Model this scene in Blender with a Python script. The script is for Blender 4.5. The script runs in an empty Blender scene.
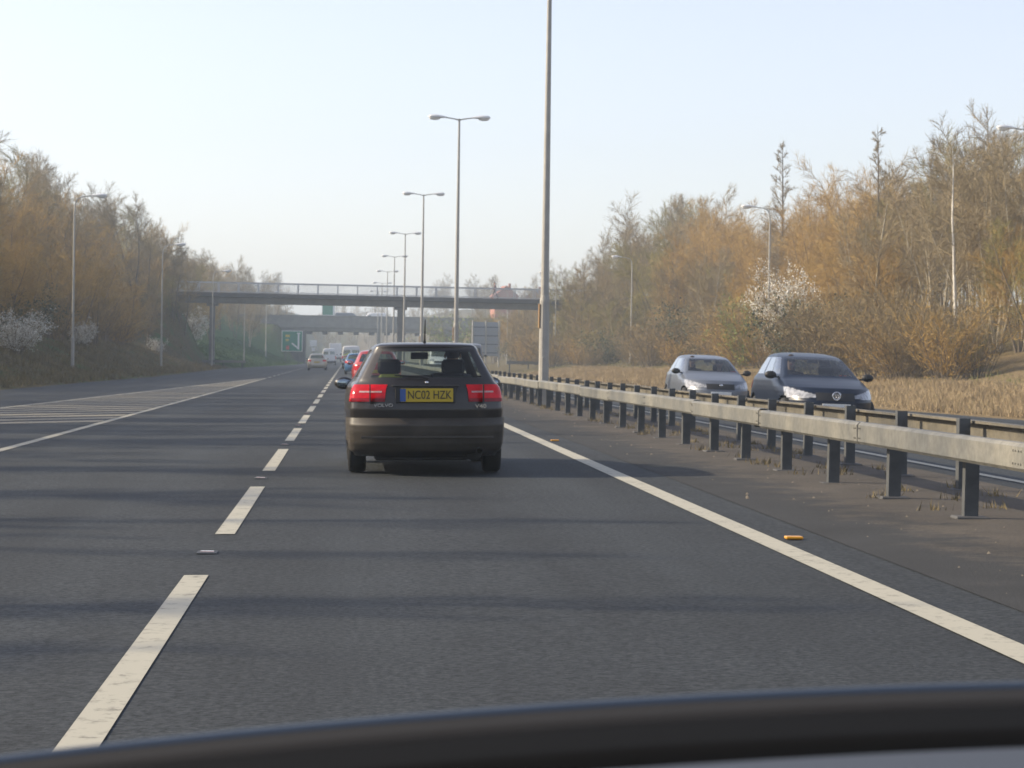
import bpy, bmesh, math, random
import numpy as np
from mathutils import Vector, Matrix, Euler

R = math.radians
S = bpy.context.scene
COL = S.collection
rnd = random.Random(7)

# ------------------------------------------------------------------ camera
F_PX = 2300.0
EYE = 1.27
ROLL = -0.0157                       # the car leans with the crossfall of the road
cam_d = bpy.data.cameras.new('camera')
cam_d.sensor_width = 36.0
cam_d.lens = F_PX / 1024.0 * 36.0
cam_d.clip_start = 0.05
cam_d.clip_end = 6000
cam_d.dof.use_dof = True
cam_d.dof.focus_distance = 7.0
cam_d.dof.aperture_fstop = 20.0
cam = bpy.data.objects.new('camera', cam_d)
COL.objects.link(cam)
yaw = math.atan2(164.0, F_PX)
fwd = Vector((math.sin(yaw), math.cos(yaw), 0))
pitch = math.atan2(28.0 * math.cos(yaw), F_PX)
fwd = Vector((fwd.x * math.cos(pitch), fwd.y * math.cos(pitch), -math.sin(pitch)))
right = fwd.cross(Vector((0, 0, 1))).normalized()
up = right.cross(fwd).normalized()
M = Matrix((right, up, -fwd)).transposed().to_4x4()
M = Matrix.Rotation(ROLL, 4, 'Y') @ M
M.translation = Vector((0, 0, EYE))
cam.matrix_world = M
S.camera = cam

# ------------------------------------------------------------------ light
SUN_EL = 27.0
SUN_AHEAD = 12.0                      # degrees ahead of due left
sd = Vector((-math.cos(R(SUN_EL)) * math.cos(R(SUN_AHEAD)), math.cos(R(SUN_EL)) * math.sin(R(SUN_AHEAD)), math.sin(R(SUN_EL))))
world = bpy.data.worlds.new('World')
S.world = world
world.use_nodes = True
wn = world.node_tree
bg = wn.nodes['Background']
sky = wn.nodes.new('ShaderNodeTexSky')
sky.sky_type = 'NISHITA'
sky.sun_disc = False
sky.sun_elevation = R(SUN_EL)
sky.sun_rotation = math.atan2(sd.x, sd.y)
sky.air_density = 1.0
sky.dust_density = 1.2
sky.ozone_density = 1.0
hsv = wn.nodes.new('ShaderNodeHueSaturation')
hsv.inputs['Saturation'].default_value = 0.60
wn.links.new(sky.outputs[0], hsv.inputs['Color'])
wb = wn.nodes.new('ShaderNodeMix')          # white balance of the whole sky
wb.data_type = 'RGBA'
wb.blend_type = 'MULTIPLY'
wb.inputs[0].default_value = 1.0
wb.inputs[7].default_value = (0.94, 0.90, 0.955, 1)
wn.links.new(hsv.outputs[0], wb.inputs[6])
wn.links.new(wb.outputs[2], bg.inputs['Color'])
bg.inputs['Strength'].default_value = 0.118
sun_d = bpy.data.lights.new('sun', 'SUN')
sun_d.energy = 3.1
sun_d.angle = R(0.6)
sun_d.color = (1.0, 0.85, 0.62)
sun = bpy.data.objects.new('sun', sun_d)
COL.objects.link(sun)
sun.rotation_euler = sd.to_track_quat('Z', 'Y').to_euler()
S.view_settings.view_transform = 'Standard'
S.view_settings.look = 'None'
S.view_settings.exposure = 1.05
S.view_settings.gamma = 1.0
S.cycles.max_bounces = 8
S.cycles.transparent_max_bounces = 16
S.cycles.volume_bounces = 1
S.cycles.use_denoising = True

# ------------------------------------------------------------------ materials
def rgb(c):
    return (c[0], c[1], c[2], 1.0)

def mat(name, col, rough=0.6, metal=0.0, var=0.0, scale=4.0, bump=0.0, bscale=40.0, coat=0.0, col2=None, spec=0.5, coords='Object', emit=0.0):
    m = bpy.data.materials.new(name)
    m.use_nodes = True
    nt = m.node_tree
    b = nt.nodes['Principled BSDF']
    b.inputs['Base Color'].default_value = rgb(col)
    b.inputs['Roughness'].default_value = rough
    b.inputs['Metallic'].default_value = metal
    b.inputs['Specular IOR Level'].default_value = spec
    b.inputs['Coat Weight'].default_value = coat
    b.inputs['Coat Roughness'].default_value = 0.06
    if emit:
        b.inputs['Emission Color'].default_value = rgb(col)
        b.inputs['Emission Strength'].default_value = emit
    tc = nt.nodes.new('ShaderNodeTexCoord')
    if var or col2:
        n = nt.nodes.new('ShaderNodeTexNoise')
        n.inputs['Scale'].default_value = scale
        n.inputs['Detail'].default_value = 6
        n.inputs['Roughness'].default_value = 0.65
        nt.links.new(tc.outputs[coords], n.inputs['Vector'])
        r = nt.nodes.new('ShaderNodeValToRGB')
        r.color_ramp.elements[0].position = 0.32
        r.color_ramp.elements[1].position = 0.68
        c2 = col2 if col2 else tuple(min(1, x * (1 + var)) for x in col)
        c1 = tuple(x * (1 - var) for x in col)
        r.color_ramp.elements[0].color = rgb(c1)
        r.color_ramp.elements[1].color = rgb(c2)
        nt.links.new(n.outputs['Fac'], r.inputs['Fac'])
        nt.links.new(r.outputs['Color'], b.inputs['Base Color'])
    if bump:
        n2 = nt.nodes.new('ShaderNodeTexNoise')
        n2.inputs['Scale'].default_value = bscale
        n2.inputs['Detail'].default_value = 4
        nt.links.new(tc.outputs[coords], n2.inputs['Vector'])
        bp = nt.nodes.new('ShaderNodeBump')
        bp.inputs['Strength'].default_value = bump
        bp.inputs['Distance'].default_value = 0.02
        nt.links.new(n2.outputs['Fac'], bp.inputs['Height'])
        nt.links.new(bp.outputs['Normal'], b.inputs['Normal'])
    return m

def glass_mat(name, tint=(0.55, 0.62, 0.6), refl=1.0):
    m = bpy.data.materials.new(name)
    m.use_nodes = True
    nt = m.node_tree
    nt.nodes.remove(nt.nodes['Principled BSDF'])
    out = nt.nodes['Material Output']
    t = nt.nodes.new('ShaderNodeBsdfTransparent')
    t.inputs['Color'].default_value = rgb(tint)
    g = nt.nodes.new('ShaderNodeBsdfGlossy')
    g.inputs['Roughness'].default_value = 0.03
    lw = nt.nodes.new('ShaderNodeLayerWeight')
    lw.inputs['Blend'].default_value = 0.5
    pw = nt.nodes.new('ShaderNodeMath')
    pw.operation = 'POWER'
    pw.inputs[1].default_value = 4.0
    nt.links.new(lw.outputs['Facing'], pw.inputs[0])
    mu = nt.nodes.new('ShaderNodeMath')
    mu.operation = 'MULTIPLY_ADD'
    mu.use_clamp = True
    mu.inputs[1].default_value = 0.85 * refl
    mu.inputs[2].default_value = 0.045
    nt.links.new(pw.outputs[0], mu.inputs[0])
    mx = nt.nodes.new('ShaderNodeMixShader')
    nt.links.new(mu.outputs[0], mx.inputs[0])
    nt.links.new(t.outputs[0], mx.inputs[1])
    nt.links.new(g.outputs[0], mx.inputs[2])
    nt.links.new(mx.outputs[0], out.inputs['Surface'])
    return m

def node(nt, typ, **kw):
    n = nt.nodes.new(typ)
    for k, v in kw.items():
        if k in n.inputs:
            n.inputs[k].default_value = v
        else:
            setattr(n, k, v)
    return n

def asphalt_mat():
    m = bpy.data.materials.new('asphalt')
    m.use_nodes = True
    nt = m.node_tree
    b = nt.nodes['Principled BSDF']
    b.inputs['Roughness'].default_value = 0.82
    b.inputs['Specular IOR Level'].default_value = 0.35
    geo = node(nt, 'ShaderNodeNewGeometry')
    # aggregate
    n1 = node(nt, 'ShaderNodeTexNoise', Scale=30.0, Detail=4.0, Roughness=0.75)
    nt.links.new(geo.outputs['Position'], n1.inputs['Vector'])
    # laid-lane patches, long in Y
    mp = node(nt, 'ShaderNodeMapping')
    mp.inputs['Scale'].default_value = (0.9, 0.05, 1)
    nt.links.new(geo.outputs['Position'], mp.inputs['Vector'])
    n2 = node(nt, 'ShaderNodeTexNoise', Scale=1.2, Detail=4.0, Roughness=0.6)
    nt.links.new(mp.outputs[0], n2.inputs['Vector'])
    n3 = node(nt, 'ShaderNodeTexNoise', Scale=0.6, Detail=5.0, Roughness=0.6)
    nt.links.new(geo.outputs['Position'], n3.inputs['Vector'])
    r1 = node(nt, 'ShaderNodeValToRGB')
    r1.color_ramp.elements[0].position = 0.36
    r1.color_ramp.elements[0].color = (0.005, 0.0085, 0.0105, 1)
    r1.color_ramp.elements[1].position = 0.66
    r1.color_ramp.elements[1].color = (0.052, 0.059, 0.065, 1)
    nt.links.new(n1.outputs['Fac'], r1.inputs['Fac'])
    def mod(src, lo, hi):
        mr = node(nt, 'ShaderNodeMapRange')
        mr.inputs['From Min'].default_value = 0.3
        mr.inputs['From Max'].default_value = 0.7
        mr.inputs['To Min'].default_value = lo
        mr.inputs['To Max'].default_value = hi
        nt.links.new(src, mr.inputs['Value'])
        return mr.outputs[0]
    a = node(nt, 'ShaderNodeMath', operation='MULTIPLY')
    nt.links.new(mod(n2.outputs['Fac'], 0.70, 1.22), a.inputs[0])
    nt.links.new(mod(n3.outputs['Fac'], 0.85, 1.12), a.inputs[1])
    mx = node(nt, 'ShaderNodeMix', data_type='RGBA', blend_type='MULTIPLY')
    mx.inputs[0].default_value = 1.0
    nt.links.new(r1.outputs['Color'], mx.inputs[6])
    sx = node(nt, 'ShaderNodeSeparateXYZ')
    nt.links.new(geo.outputs['Position'], sx.inputs[0])
    ph = node(nt, 'ShaderNodeMath', operation='MULTIPLY_ADD')      # tyre tracks: two pale bands in each lane
    ph.inputs[1].default_value = 2 * math.pi / 1.84
    ph.inputs[2].default_value = -2 * math.pi / 1.84 * 0.13
    nt.links.new(sx.outputs['X'], ph.inputs[0])
    cs = node(nt, 'ShaderNodeMath', operation='COSINE')
    nt.links.new(ph.outputs[0], cs.inputs[0])
    tr = node(nt, 'ShaderNodeMath', operation='MULTIPLY_ADD')
    tr.inputs[1].default_value = 0.10
    tr.inputs[2].default_value = 1.0
    nt.links.new(cs.outputs[0], tr.inputs[0])
    a2 = node(nt, 'ShaderNodeMath', operation='MULTIPLY')
    nt.links.new(a.outputs[0], a2.inputs[0])
    nt.links.new(tr.outputs[0], a2.inputs[1])
    nt.links.new(a2.outputs[0], mx.inputs[7])
    nt.links.new(mx.outputs[2], b.inputs['Base Color'])
    bp = node(nt, 'ShaderNodeBump', Strength=0.5, Distance=0.012)
    nt.links.new(n1.outputs['Fac'], bp.inputs['Height'])
    nt.links.new(bp.outputs['Normal'], b.inputs['Normal'])
    return m

def paint_mat(name, col, wear=0.42):
    m = bpy.data.materials.new(name)
    m.use_nodes = True
    nt = m.node_tree
    b = nt.nodes['Principled BSDF']
    b.inputs['Roughness'].default_value = 0.7
    geo = node(nt, 'ShaderNodeNewGeometry')
    n = node(nt, 'ShaderNodeTexNoise', Scale=9.0, Detail=8.0, Roughness=0.75)
    nt.links.new(geo.outputs['Position'], n.inputs['Vector'])
    r = node(nt, 'ShaderNodeValToRGB')
    e = r.color_ramp.elements
    e[0].position = wear - 0.12
    e[0].color = (col[0] * .3, col[1] * .3, col[2] * .3, 1)
    e[1].position = wear + 0.05
    e[1].color = rgb(col)
    nt.links.new(n.outputs['Fac'], r.inputs['Fac'])
    nt.links.new(r.outputs['Color'], b.inputs['Base Color'])
    return m

def reserve_mat():
    m = bpy.data.materials.new('reserve_surface')
    m.use_nodes = True
    nt = m.node_tree
    b = nt.nodes['Principled BSDF']
    b.inputs['Roughness'].default_value = 0.9
    geo = node(nt, 'ShaderNodeNewGeometry')
    n1 = node(nt, 'ShaderNodeTexNoise', Scale=2.2, Detail=8.0, Roughness=0.7)
    n2 = node(nt, 'ShaderNodeTexNoise', Scale=50.0, Detail=3.0, Roughness=0.7)
    n3 = node(nt, 'ShaderNodeTexNoise', Scale=0.8, Detail=5.0, Roughness=0.6)
    for n in (n1, n2, n3):
        nt.links.new(geo.outputs['Position'], n.inputs['Vector'])
    # dirt (brown grey) against asphalt: dirt gathers away from the traffic (x > 3.8)
    sx = node(nt, 'ShaderNodeSeparateXYZ')
    nt.links.new(geo.outputs['Position'], sx.inputs[0])
    mr = node(nt, 'ShaderNodeMapRange')
    mr.inputs['From Min'].default_value = 3.3
    mr.inputs['From Max'].default_value = 4.7
    mr.inputs['To Min'].default_value = -0.28
    mr.inputs['To Max'].default_value = 0.2
    nt.links.new(sx.outputs['X'], mr.inputs['Value'])
    ad = node(nt, 'ShaderNodeMath', operation='ADD')
    nt.links.new(n1.outputs['Fac'], ad.inputs[0])
    nt.links.new(mr.outputs[0], ad.inputs[1])
    r = node(nt, 'ShaderNodeValToRGB')
    r.color_ramp.elements[0].position = 0.42
    r.color_ramp.elements[0].color = (0.026, 0.027, 0.027, 1)
    r.color_ramp.elements[1].position = 0.62
    r.color_ramp.elements[1].color = (0.078, 0.065, 0.050, 1)
    nt.links.new(ad.outputs[0], r.inputs['Fac'])
    r2 = node(nt, 'ShaderNodeMapRange')
    r2.inputs['From Min'].default_value = 0.3
    r2.inputs['From Max'].default_value = 0.7
    r2.inputs['To Min'].default_value = 0.5
    r2.inputs['To Max'].default_value = 1.4
    nt.links.new(n2.outputs['Fac'], r2.inputs['Value'])
    r3 = node(nt, 'ShaderNodeMapRange')
    r3.inputs['From Min'].default_value = 0.3
    r3.inputs['From Max'].default_value = 0.7
    r3.inputs['To Min'].default_value = 0.60
    r3.inputs['To Max'].default_value = 1.2
    nt.links.new(n3.outputs['Fac'], r3.inputs['Value'])
    mm = node(nt, 'ShaderNodeMath', operation='MULTIPLY')
    nt.links.new(r2.outputs[0], mm.inputs[0])
    nt.links.new(r3.outputs[0], mm.inputs[1])
    mx = node(nt, 'ShaderNodeMix', data_type='RGBA', blend_type='MULTIPLY')
    mx.inputs[0].default_value = 1.0
    nt.links.new(r.outputs['Color'], mx.inputs[6])
    nt.links.new(mm.outputs[0], mx.inputs[7])
    nt.links.new(mx.outputs[2], b.inputs['Base Color'])
    bp = node(nt, 'ShaderNodeBump', Strength=0.5, Distance=0.02)
    nt.links.new(n2.outputs['Fac'], bp.inputs['Height'])
    nt.links.new(bp.outputs['Normal'], b.inputs['Normal'])
    return m

def ground_mat():
    m = bpy.data.materials.new('verge_soil')
    m.use_nodes = True
    nt = m.node_tree
    b = nt.nodes['Principled BSDF']
    b.inputs['Roughness'].default_value = 0.95
    b.inputs['Specular IOR Level'].default_value = 0.1
    geo = node(nt, 'ShaderNodeNewGeometry')
    n1 = node(nt, 'ShaderNodeTexNoise', Scale=0.35, Detail=8.0, Roughness=0.7)
    n2 = node(nt, 'ShaderNodeTexNoise', Scale=6.0, Detail=6.0, Roughness=0.7)
    for n in (n1, n2):
        nt.links.new(geo.outputs['Position'], n.inputs['Vector'])
    def ramp(src, a, c, p0=0.35, p1=0.65):
        r = node(nt, 'ShaderNodeValToRGB')
        r.color_ramp.elements[0].position = p0
        r.color_ramp.elements[1].position = p1
        r.color_ramp.elements[0].color = rgb(a)
        r.color_ramp.elements[1].color = rgb(c)
        nt.links.new(src, r.inputs['Fac'])
        return r.outputs['Color']
    dry = ramp(n2.outputs['Fac'], (0.13, 0.095, 0.05), (0.27, 0.205, 0.112))
    leaf = ramp(n2.outputs['Fac'], (0.07, 0.058, 0.03), (0.15, 0.118, 0.055))
    green = ramp(n2.outputs['Fac'], (0.045, 0.085, 0.028), (0.085, 0.15, 0.045))
    sx = node(nt, 'ShaderNodeSeparateXYZ')
    nt.links.new(geo.outputs['Position'], sx.inputs[0])
    def step(src, a, c):
        mr = node(nt, 'ShaderNodeMapRange')
        mr.interpolation_type = 'SMOOTHSTEP'
        mr.inputs['From Min'].default_value = a
        mr.inputs['From Max'].default_value = c
        nt.links.new(src, mr.inputs['Value'])
        return mr.outputs[0]
    def mixc(f, a, c):
        mx = node(nt, 'ShaderNodeMix', data_type='RGBA')
        nt.links.new(f, mx.inputs[0])
        nt.links.new(a, mx.inputs[6])
        nt.links.new(c, mx.inputs[7])
        return mx.outputs[2]
    east = step(sx.outputs['X'], 0.0, 6.0)
    nadd = node(nt, 'ShaderNodeMath', operation='MULTIPLY_ADD')
    nadd.inputs[1].default_value = 9.0
    nt.links.new(n1.outputs['Fac'], nadd.inputs[0])
    nt.links.new(sx.outputs['X'], nadd.inputs[2])
    ymr = node(nt, 'ShaderNodeMapRange')
    ymr.inputs['From Min'].default_value = 125.0
    ymr.inputs['From Max'].default_value = 230.0
    ymr.inputs['To Min'].default_value = 0.0
    ymr.inputs['To Max'].default_value = 14.0
    nt.links.new(sx.outputs['Y'], ymr.inputs['Value'])
    ysum = node(nt, 'ShaderNodeMath', operation='ADD')
    nt.links.new(nadd.outputs[0], ysum.inputs[0])
    nt.links.new(ymr.outputs[0], ysum.inputs[1])
    deep = step(ysum.outputs[0], 31.0, 35.0)
    eastc = mixc(deep, dry, leaf)
    far1 = step(sx.outputs['Y'], 238.0, 262.0)
    far2 = step(sx.outputs['Y'], 400.0, 385.0)
    far = node(nt, 'ShaderNodeMath', operation='MULTIPLY')
    nt.links.new(far1, far.inputs[0])
    nt.links.new(far2, far.inputs[1])
    far = far.outputs[0]
    west = mixc(far, leaf, green)
    mossy = ramp(n1.outputs['Fac'], (0, 0, 0), (1, 1, 1), 0.52, 0.6)
    westm = mixc(mossy, west, green)
    fin = mixc(east, westm, eastc)
    nt.links.new(fin, b.inputs['Base Color'])
    bp = node(nt, 'ShaderNodeBump', Strength=0.8, Distance=0.08)
    nt.links.new(n2.outputs['Fac'], bp.inputs['Height'])
    nt.links.new(bp.outputs['Normal'], b.inputs['Normal'])
    return m

MT = {}
MT['asphalt'] = asphalt_mat()
MT['line'] = paint_mat('road_paint', (0.42, 0.40, 0.32))
MT['hatch'] = paint_mat('worn_road_paint', (0.22, 0.20, 0.15), 0.45)
MT['line_old'] = paint_mat('faded_road_paint', (0.33, 0.315, 0.255), 0.42)
MT['reserve'] = reserve_mat()
MT['ground'] = ground_mat()
MT['galv'] = mat('galvanised_beam', (0.30, 0.28, 0.235), 0.55, 0.1, var=0.32, scale=1.1, bump=0.05)
def beam_mat(name, c0, c1):
    m = bpy.data.materials.new(name)
    m.use_nodes = True
    nt = m.node_tree
    b = nt.nodes['Principled BSDF']
    b.inputs['Roughness'].default_value = 0.6
    geo = node(nt, 'ShaderNodeNewGeometry')
    mp = node(nt, 'ShaderNodeMapping')
    mp.inputs['Scale'].default_value = (0.4, 1.0, 0.8)
    nt.links.new(geo.outputs['Position'], mp.inputs['Vector'])
    n = node(nt, 'ShaderNodeTexNoise', Scale=0.9, Detail=5.0, Roughness=0.6)
    nt.links.new(mp.outputs[0], n.inputs['Vector'])
    n2 = node(nt, 'ShaderNodeTexNoise', Scale=14.0, Detail=6.0, Roughness=0.7)
    nt.links.new(geo.outputs['Position'], n2.inputs['Vector'])
    r = node(nt, 'ShaderNodeValToRGB')
    r.color_ramp.elements[0].position = 0.36
    r.color_ramp.elements[1].position = 0.64
    r.color_ramp.elements[0].color = rgb(c0)
    r.color_ramp.elements[1].color = rgb(c1)
    nt.links.new(n.outputs['Fac'], r.inputs['Fac'])
    mr = node(nt, 'ShaderNodeMapRange')
    mr.inputs['From Min'].default_value = 0.3
    mr.inputs['From Max'].default_value = 0.7
    mr.inputs['To Min'].default_value = 0.72
    mr.inputs['To Max'].default_value = 1.2
    nt.links.new(n2.outputs['Fac'], mr.inputs['Value'])
    mx = node(nt, 'ShaderNodeMix', data_type='RGBA', blend_type='MULTIPLY')
    mx.inputs[0].default_value = 1.0
    nt.links.new(r.outputs['Color'], mx.inputs[6])
    nt.links.new(mr.outputs[0], mx.inputs[7])
    nt.links.new(mx.outputs[2], b.inputs['Base Color'])
    return m
MT['galv'] = beam_mat('galvanised_beam_dusty', (0.115, 0.118, 0.112), (0.225, 0.215, 0.18))
MT['galv_brown'] = beam_mat('rusty_beam', (0.08, 0.075, 0.062), (0.20, 0.175, 0.125))  # beam of the farther barrier, darker and browner than the near one
MT['galv_post'] = mat('galvanised_post', (0.075, 0.08, 0.082), 0.65, 0.1, var=0.25, scale=5)
MT['lamp_pole'] = mat('column_paint', (0.35, 0.335, 0.30), 0.6, 0.1, var=0.12, scale=2.5)
MT['lantern'] = mat('lantern_shell', (0.72, 0.72, 0.70), 0.35, 0.2)
MT['lantern_glass'] = mat('lantern_bowl', (0.8, 0.8, 0.76), 0.15)
MT['concrete'] = mat('concrete', (0.20, 0.195, 0.18), 0.85, var=0.18, scale=1.2, bump=0.2)
MT['concrete_dark'] = mat('weathered_concrete', (0.085, 0.085, 0.085), 0.85, var=0.2, scale=1.0, bump=0.2)
MT['rail'] = mat('parapet_steel', (0.50, 0.51, 0.51), 0.55, 0.1)
MT['sign_back'] = mat('sign_back_sheet', (0.26, 0.29, 0.33), 0.55, 0.2, var=0.06)
MT['sign_green'] = mat('sign_green', (0.012, 0.21, 0.125), 0.5)
MT['sign_white'] = mat('sign_white', (0.75, 0.76, 0.74), 0.5)
MT['sign_yellow'] = mat('sign_yellow', (0.62, 0.50, 0.06), 0.5)
MT['sign_red'] = mat('sign_red', (0.55, 0.08, 0.06), 0.5)
MT['orange'] = mat('orange_plate', (0.42, 0.25, 0.11), 0.5)
MT['amber'] = mat('amber_reflector', (0.75, 0.34, 0.02), 0.3)
MT['stud'] = mat('stud_casting', (0.30, 0.30, 0.29), 0.6)
MT['glass'] = glass_mat('car_glass', (0.74, 0.80, 0.77))
MT['glass_clear'] = glass_mat('car_glass_front', (0.52, 0.57, 0.57))
MT['glass_side'] = glass_mat('side_glass', (0.50, 0.56, 0.58), 2.2)
MT['rubber'] = mat('tyre_rubber', (0.018, 0.018, 0.018), 0.8)
MT['rim'] = mat('alloy', (0.42, 0.42, 0.42), 0.35, 0.8)
MT['black'] = mat('black_trim', (0.015, 0.015, 0.016), 0.55)
MT['seat'] = mat('seat_cloth', (0.025, 0.026, 0.028), 0.85)
MT['bumper'] = mat('dusty_bumper', (0.050, 0.043, 0.035), 0.5, var=0.25, scale=3, spec=0.35)
MT['paint_black'] = mat('dusty_black_paint', (0.019, 0.016, 0.0155), 0.38, 0.0, coat=0.45, var=0.2, scale=2, spec=0.35)
MT['paint_silver'] = mat('silver_blue_paint', (0.11, 0.126, 0.155), 0.38, 0.2, coat=0.3)
MT['paint_navy'] = mat('dark_blue_paint', (0.006, 0.012, 0.028), 0.32, 0.0, coat=0.1, spec=0.22)
MT['paint_red'] = mat('red_paint', (0.42, 0.03, 0.03), 0.3, coat=0.8)
MT['paint_blue'] = mat('bright_blue_paint', (0.03, 0.12, 0.26), 0.3, coat=0.8)
MT['paint_beige'] = mat('pale_gold_paint', (0.42, 0.38, 0.30), 0.3, 0.3, coat=0.8)
MT['paint_white'] = mat('white_paint', (0.75, 0.75, 0.74), 0.35, coat=0.5)
MT['paint_grey'] = mat('grey_paint', (0.06, 0.065, 0.07), 0.3, coat=0.7)
MT['tail_red'] = mat('tail_lens', (0.62, 0.004, 0.014), 0.12, spec=0.3, col2=(0.36, 0.002, 0.008), scale=9, emit=0.04)
MT['tail_dark'] = mat('dark_tail_lens', (0.30, 0.003, 0.010), 0.12, spec=0.3, col2=(0.16, 0.002, 0.006), scale=14)
MT['lens_white'] = mat('clear_lens', (0.52, 0.34, 0.33), 0.10, coat=0.5, var=0.3, scale=16)
MT['headlamp'] = mat('headlamp_lens', (0.30, 0.31, 0.33), 0.15, 0.0, coat=0.5, var=0.6, scale=9)
MT['plate_yellow'] = mat('plate_yellow', (0.52, 0.37, 0.02), 0.45)
MT['plate_white'] = mat('plate_white', (0.75, 0.75, 0.72), 0.45)
MT['plate_blue'] = mat('plate_blue', (0.03, 0.09, 0.30), 0.45)
MT['ink'] = mat('black_characters', (0.02, 0.02, 0.015), 0.5)
MT['chrome'] = mat('chrome', (0.7, 0.7, 0.7), 0.15, 0.95)
MT['mirror'] = mat('mirror_glass', (0.30, 0.36, 0.40), 0.06, 0.9)
MT['hivis'] = mat('hi_vis_yellow', (0.62, 0.70, 0.08), 0.5)
MT['skin'] = mat('skin', (0.50, 0.30, 0.21), 0.55)
MT['hair'] = mat('dark_hair', (0.03, 0.02, 0.015), 0.7)
MT['coat_dark'] = mat('dark_cloth', (0.035, 0.03, 0.04), 0.85)
MT['coat_pink'] = mat('reddish_cloth', (0.13, 0.05, 0.055), 0.85)
MT['brick'] = mat('red_brick', (0.36, 0.15, 0.10), 0.85, var=0.15, scale=8)
MT['tile'] = mat('roof_tile', (0.30, 0.11, 0.07), 0.8, var=0.2, scale=5)
MT['slate'] = mat('roof_slate', (0.13, 0.15, 0.19), 0.7, var=0.2, scale=5)
MT['dash'] = mat('dashboard_plastic', (0.032, 0.040, 0.055), 0.6, bump=0.1, bscale=300)
MT['cowl'] = mat('cowl_plastic', (0.022, 0.022, 0.023), 0.95, spec=0.08)
MT['frit'] = mat('black_seal', (0.004, 0.004, 0.004), 0.9, spec=0.05)
MT['bonnet'] = mat('bonnet_paint', (0.05, 0.07, 0.10), 0.35, 0.1, coat=0.4)
MT['yellow_cloth'] = mat('yellow_vest_cloth', (0.16, 0.18, 0.03), 0.8)
# plants
MT['bark'] = mat('grey_brown_bark', (0.15, 0.12, 0.085), 0.9, var=0.3, scale=6)
MT['bark_pale'] = mat('pale_bark', (0.37, 0.32, 0.23), 0.85, var=0.35, scale=4)
MT['bark_white'] = mat('birch_bark', (0.60, 0.57, 0.50), 0.8, var=0.3, scale=3)
MT['twig_gold'] = mat('golden_twigs', (0.40, 0.256, 0.068), 0.85, var=0.3, scale=0.5)
MT['twig_brown'] = mat('brown_twigs', (0.25, 0.185, 0.083), 0.85, var=0.3, scale=0.5)
MT['twig_grey'] = mat('grey_twigs', (0.29, 0.225, 0.120), 0.85, var=0.25, scale=0.5)
MT['twig_olive'] = mat('budding_twigs', (0.25, 0.21, 0.058), 0.85, var=0.3, scale=0.5)
MT['leaf_green'] = mat('young_leaf', (0.17, 0.22, 0.04), 0.7, var=0.3, scale=1.5)
MT['ivy'] = mat('dark_evergreen_leaf', (0.05, 0.07, 0.028), 0.7, var=0.3, scale=1.5)
MT['blossom'] = mat('white_blossom', (0.78, 0.76, 0.68), 0.8)
MT['straw'] = mat('dry_grass', (0.35, 0.265, 0.15), 0.9, var=0.35, scale=0.7)
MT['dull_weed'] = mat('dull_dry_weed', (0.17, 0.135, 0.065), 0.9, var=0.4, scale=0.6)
MT['olive_grass'] = mat('olive_grass', (0.19, 0.19, 0.07), 0.9, var=0.3, scale=0.7)
MT['grass_green'] = mat('green_grass', (0.065, 0.115, 0.035), 0.85, var=0.3, scale=0.6)

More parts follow.
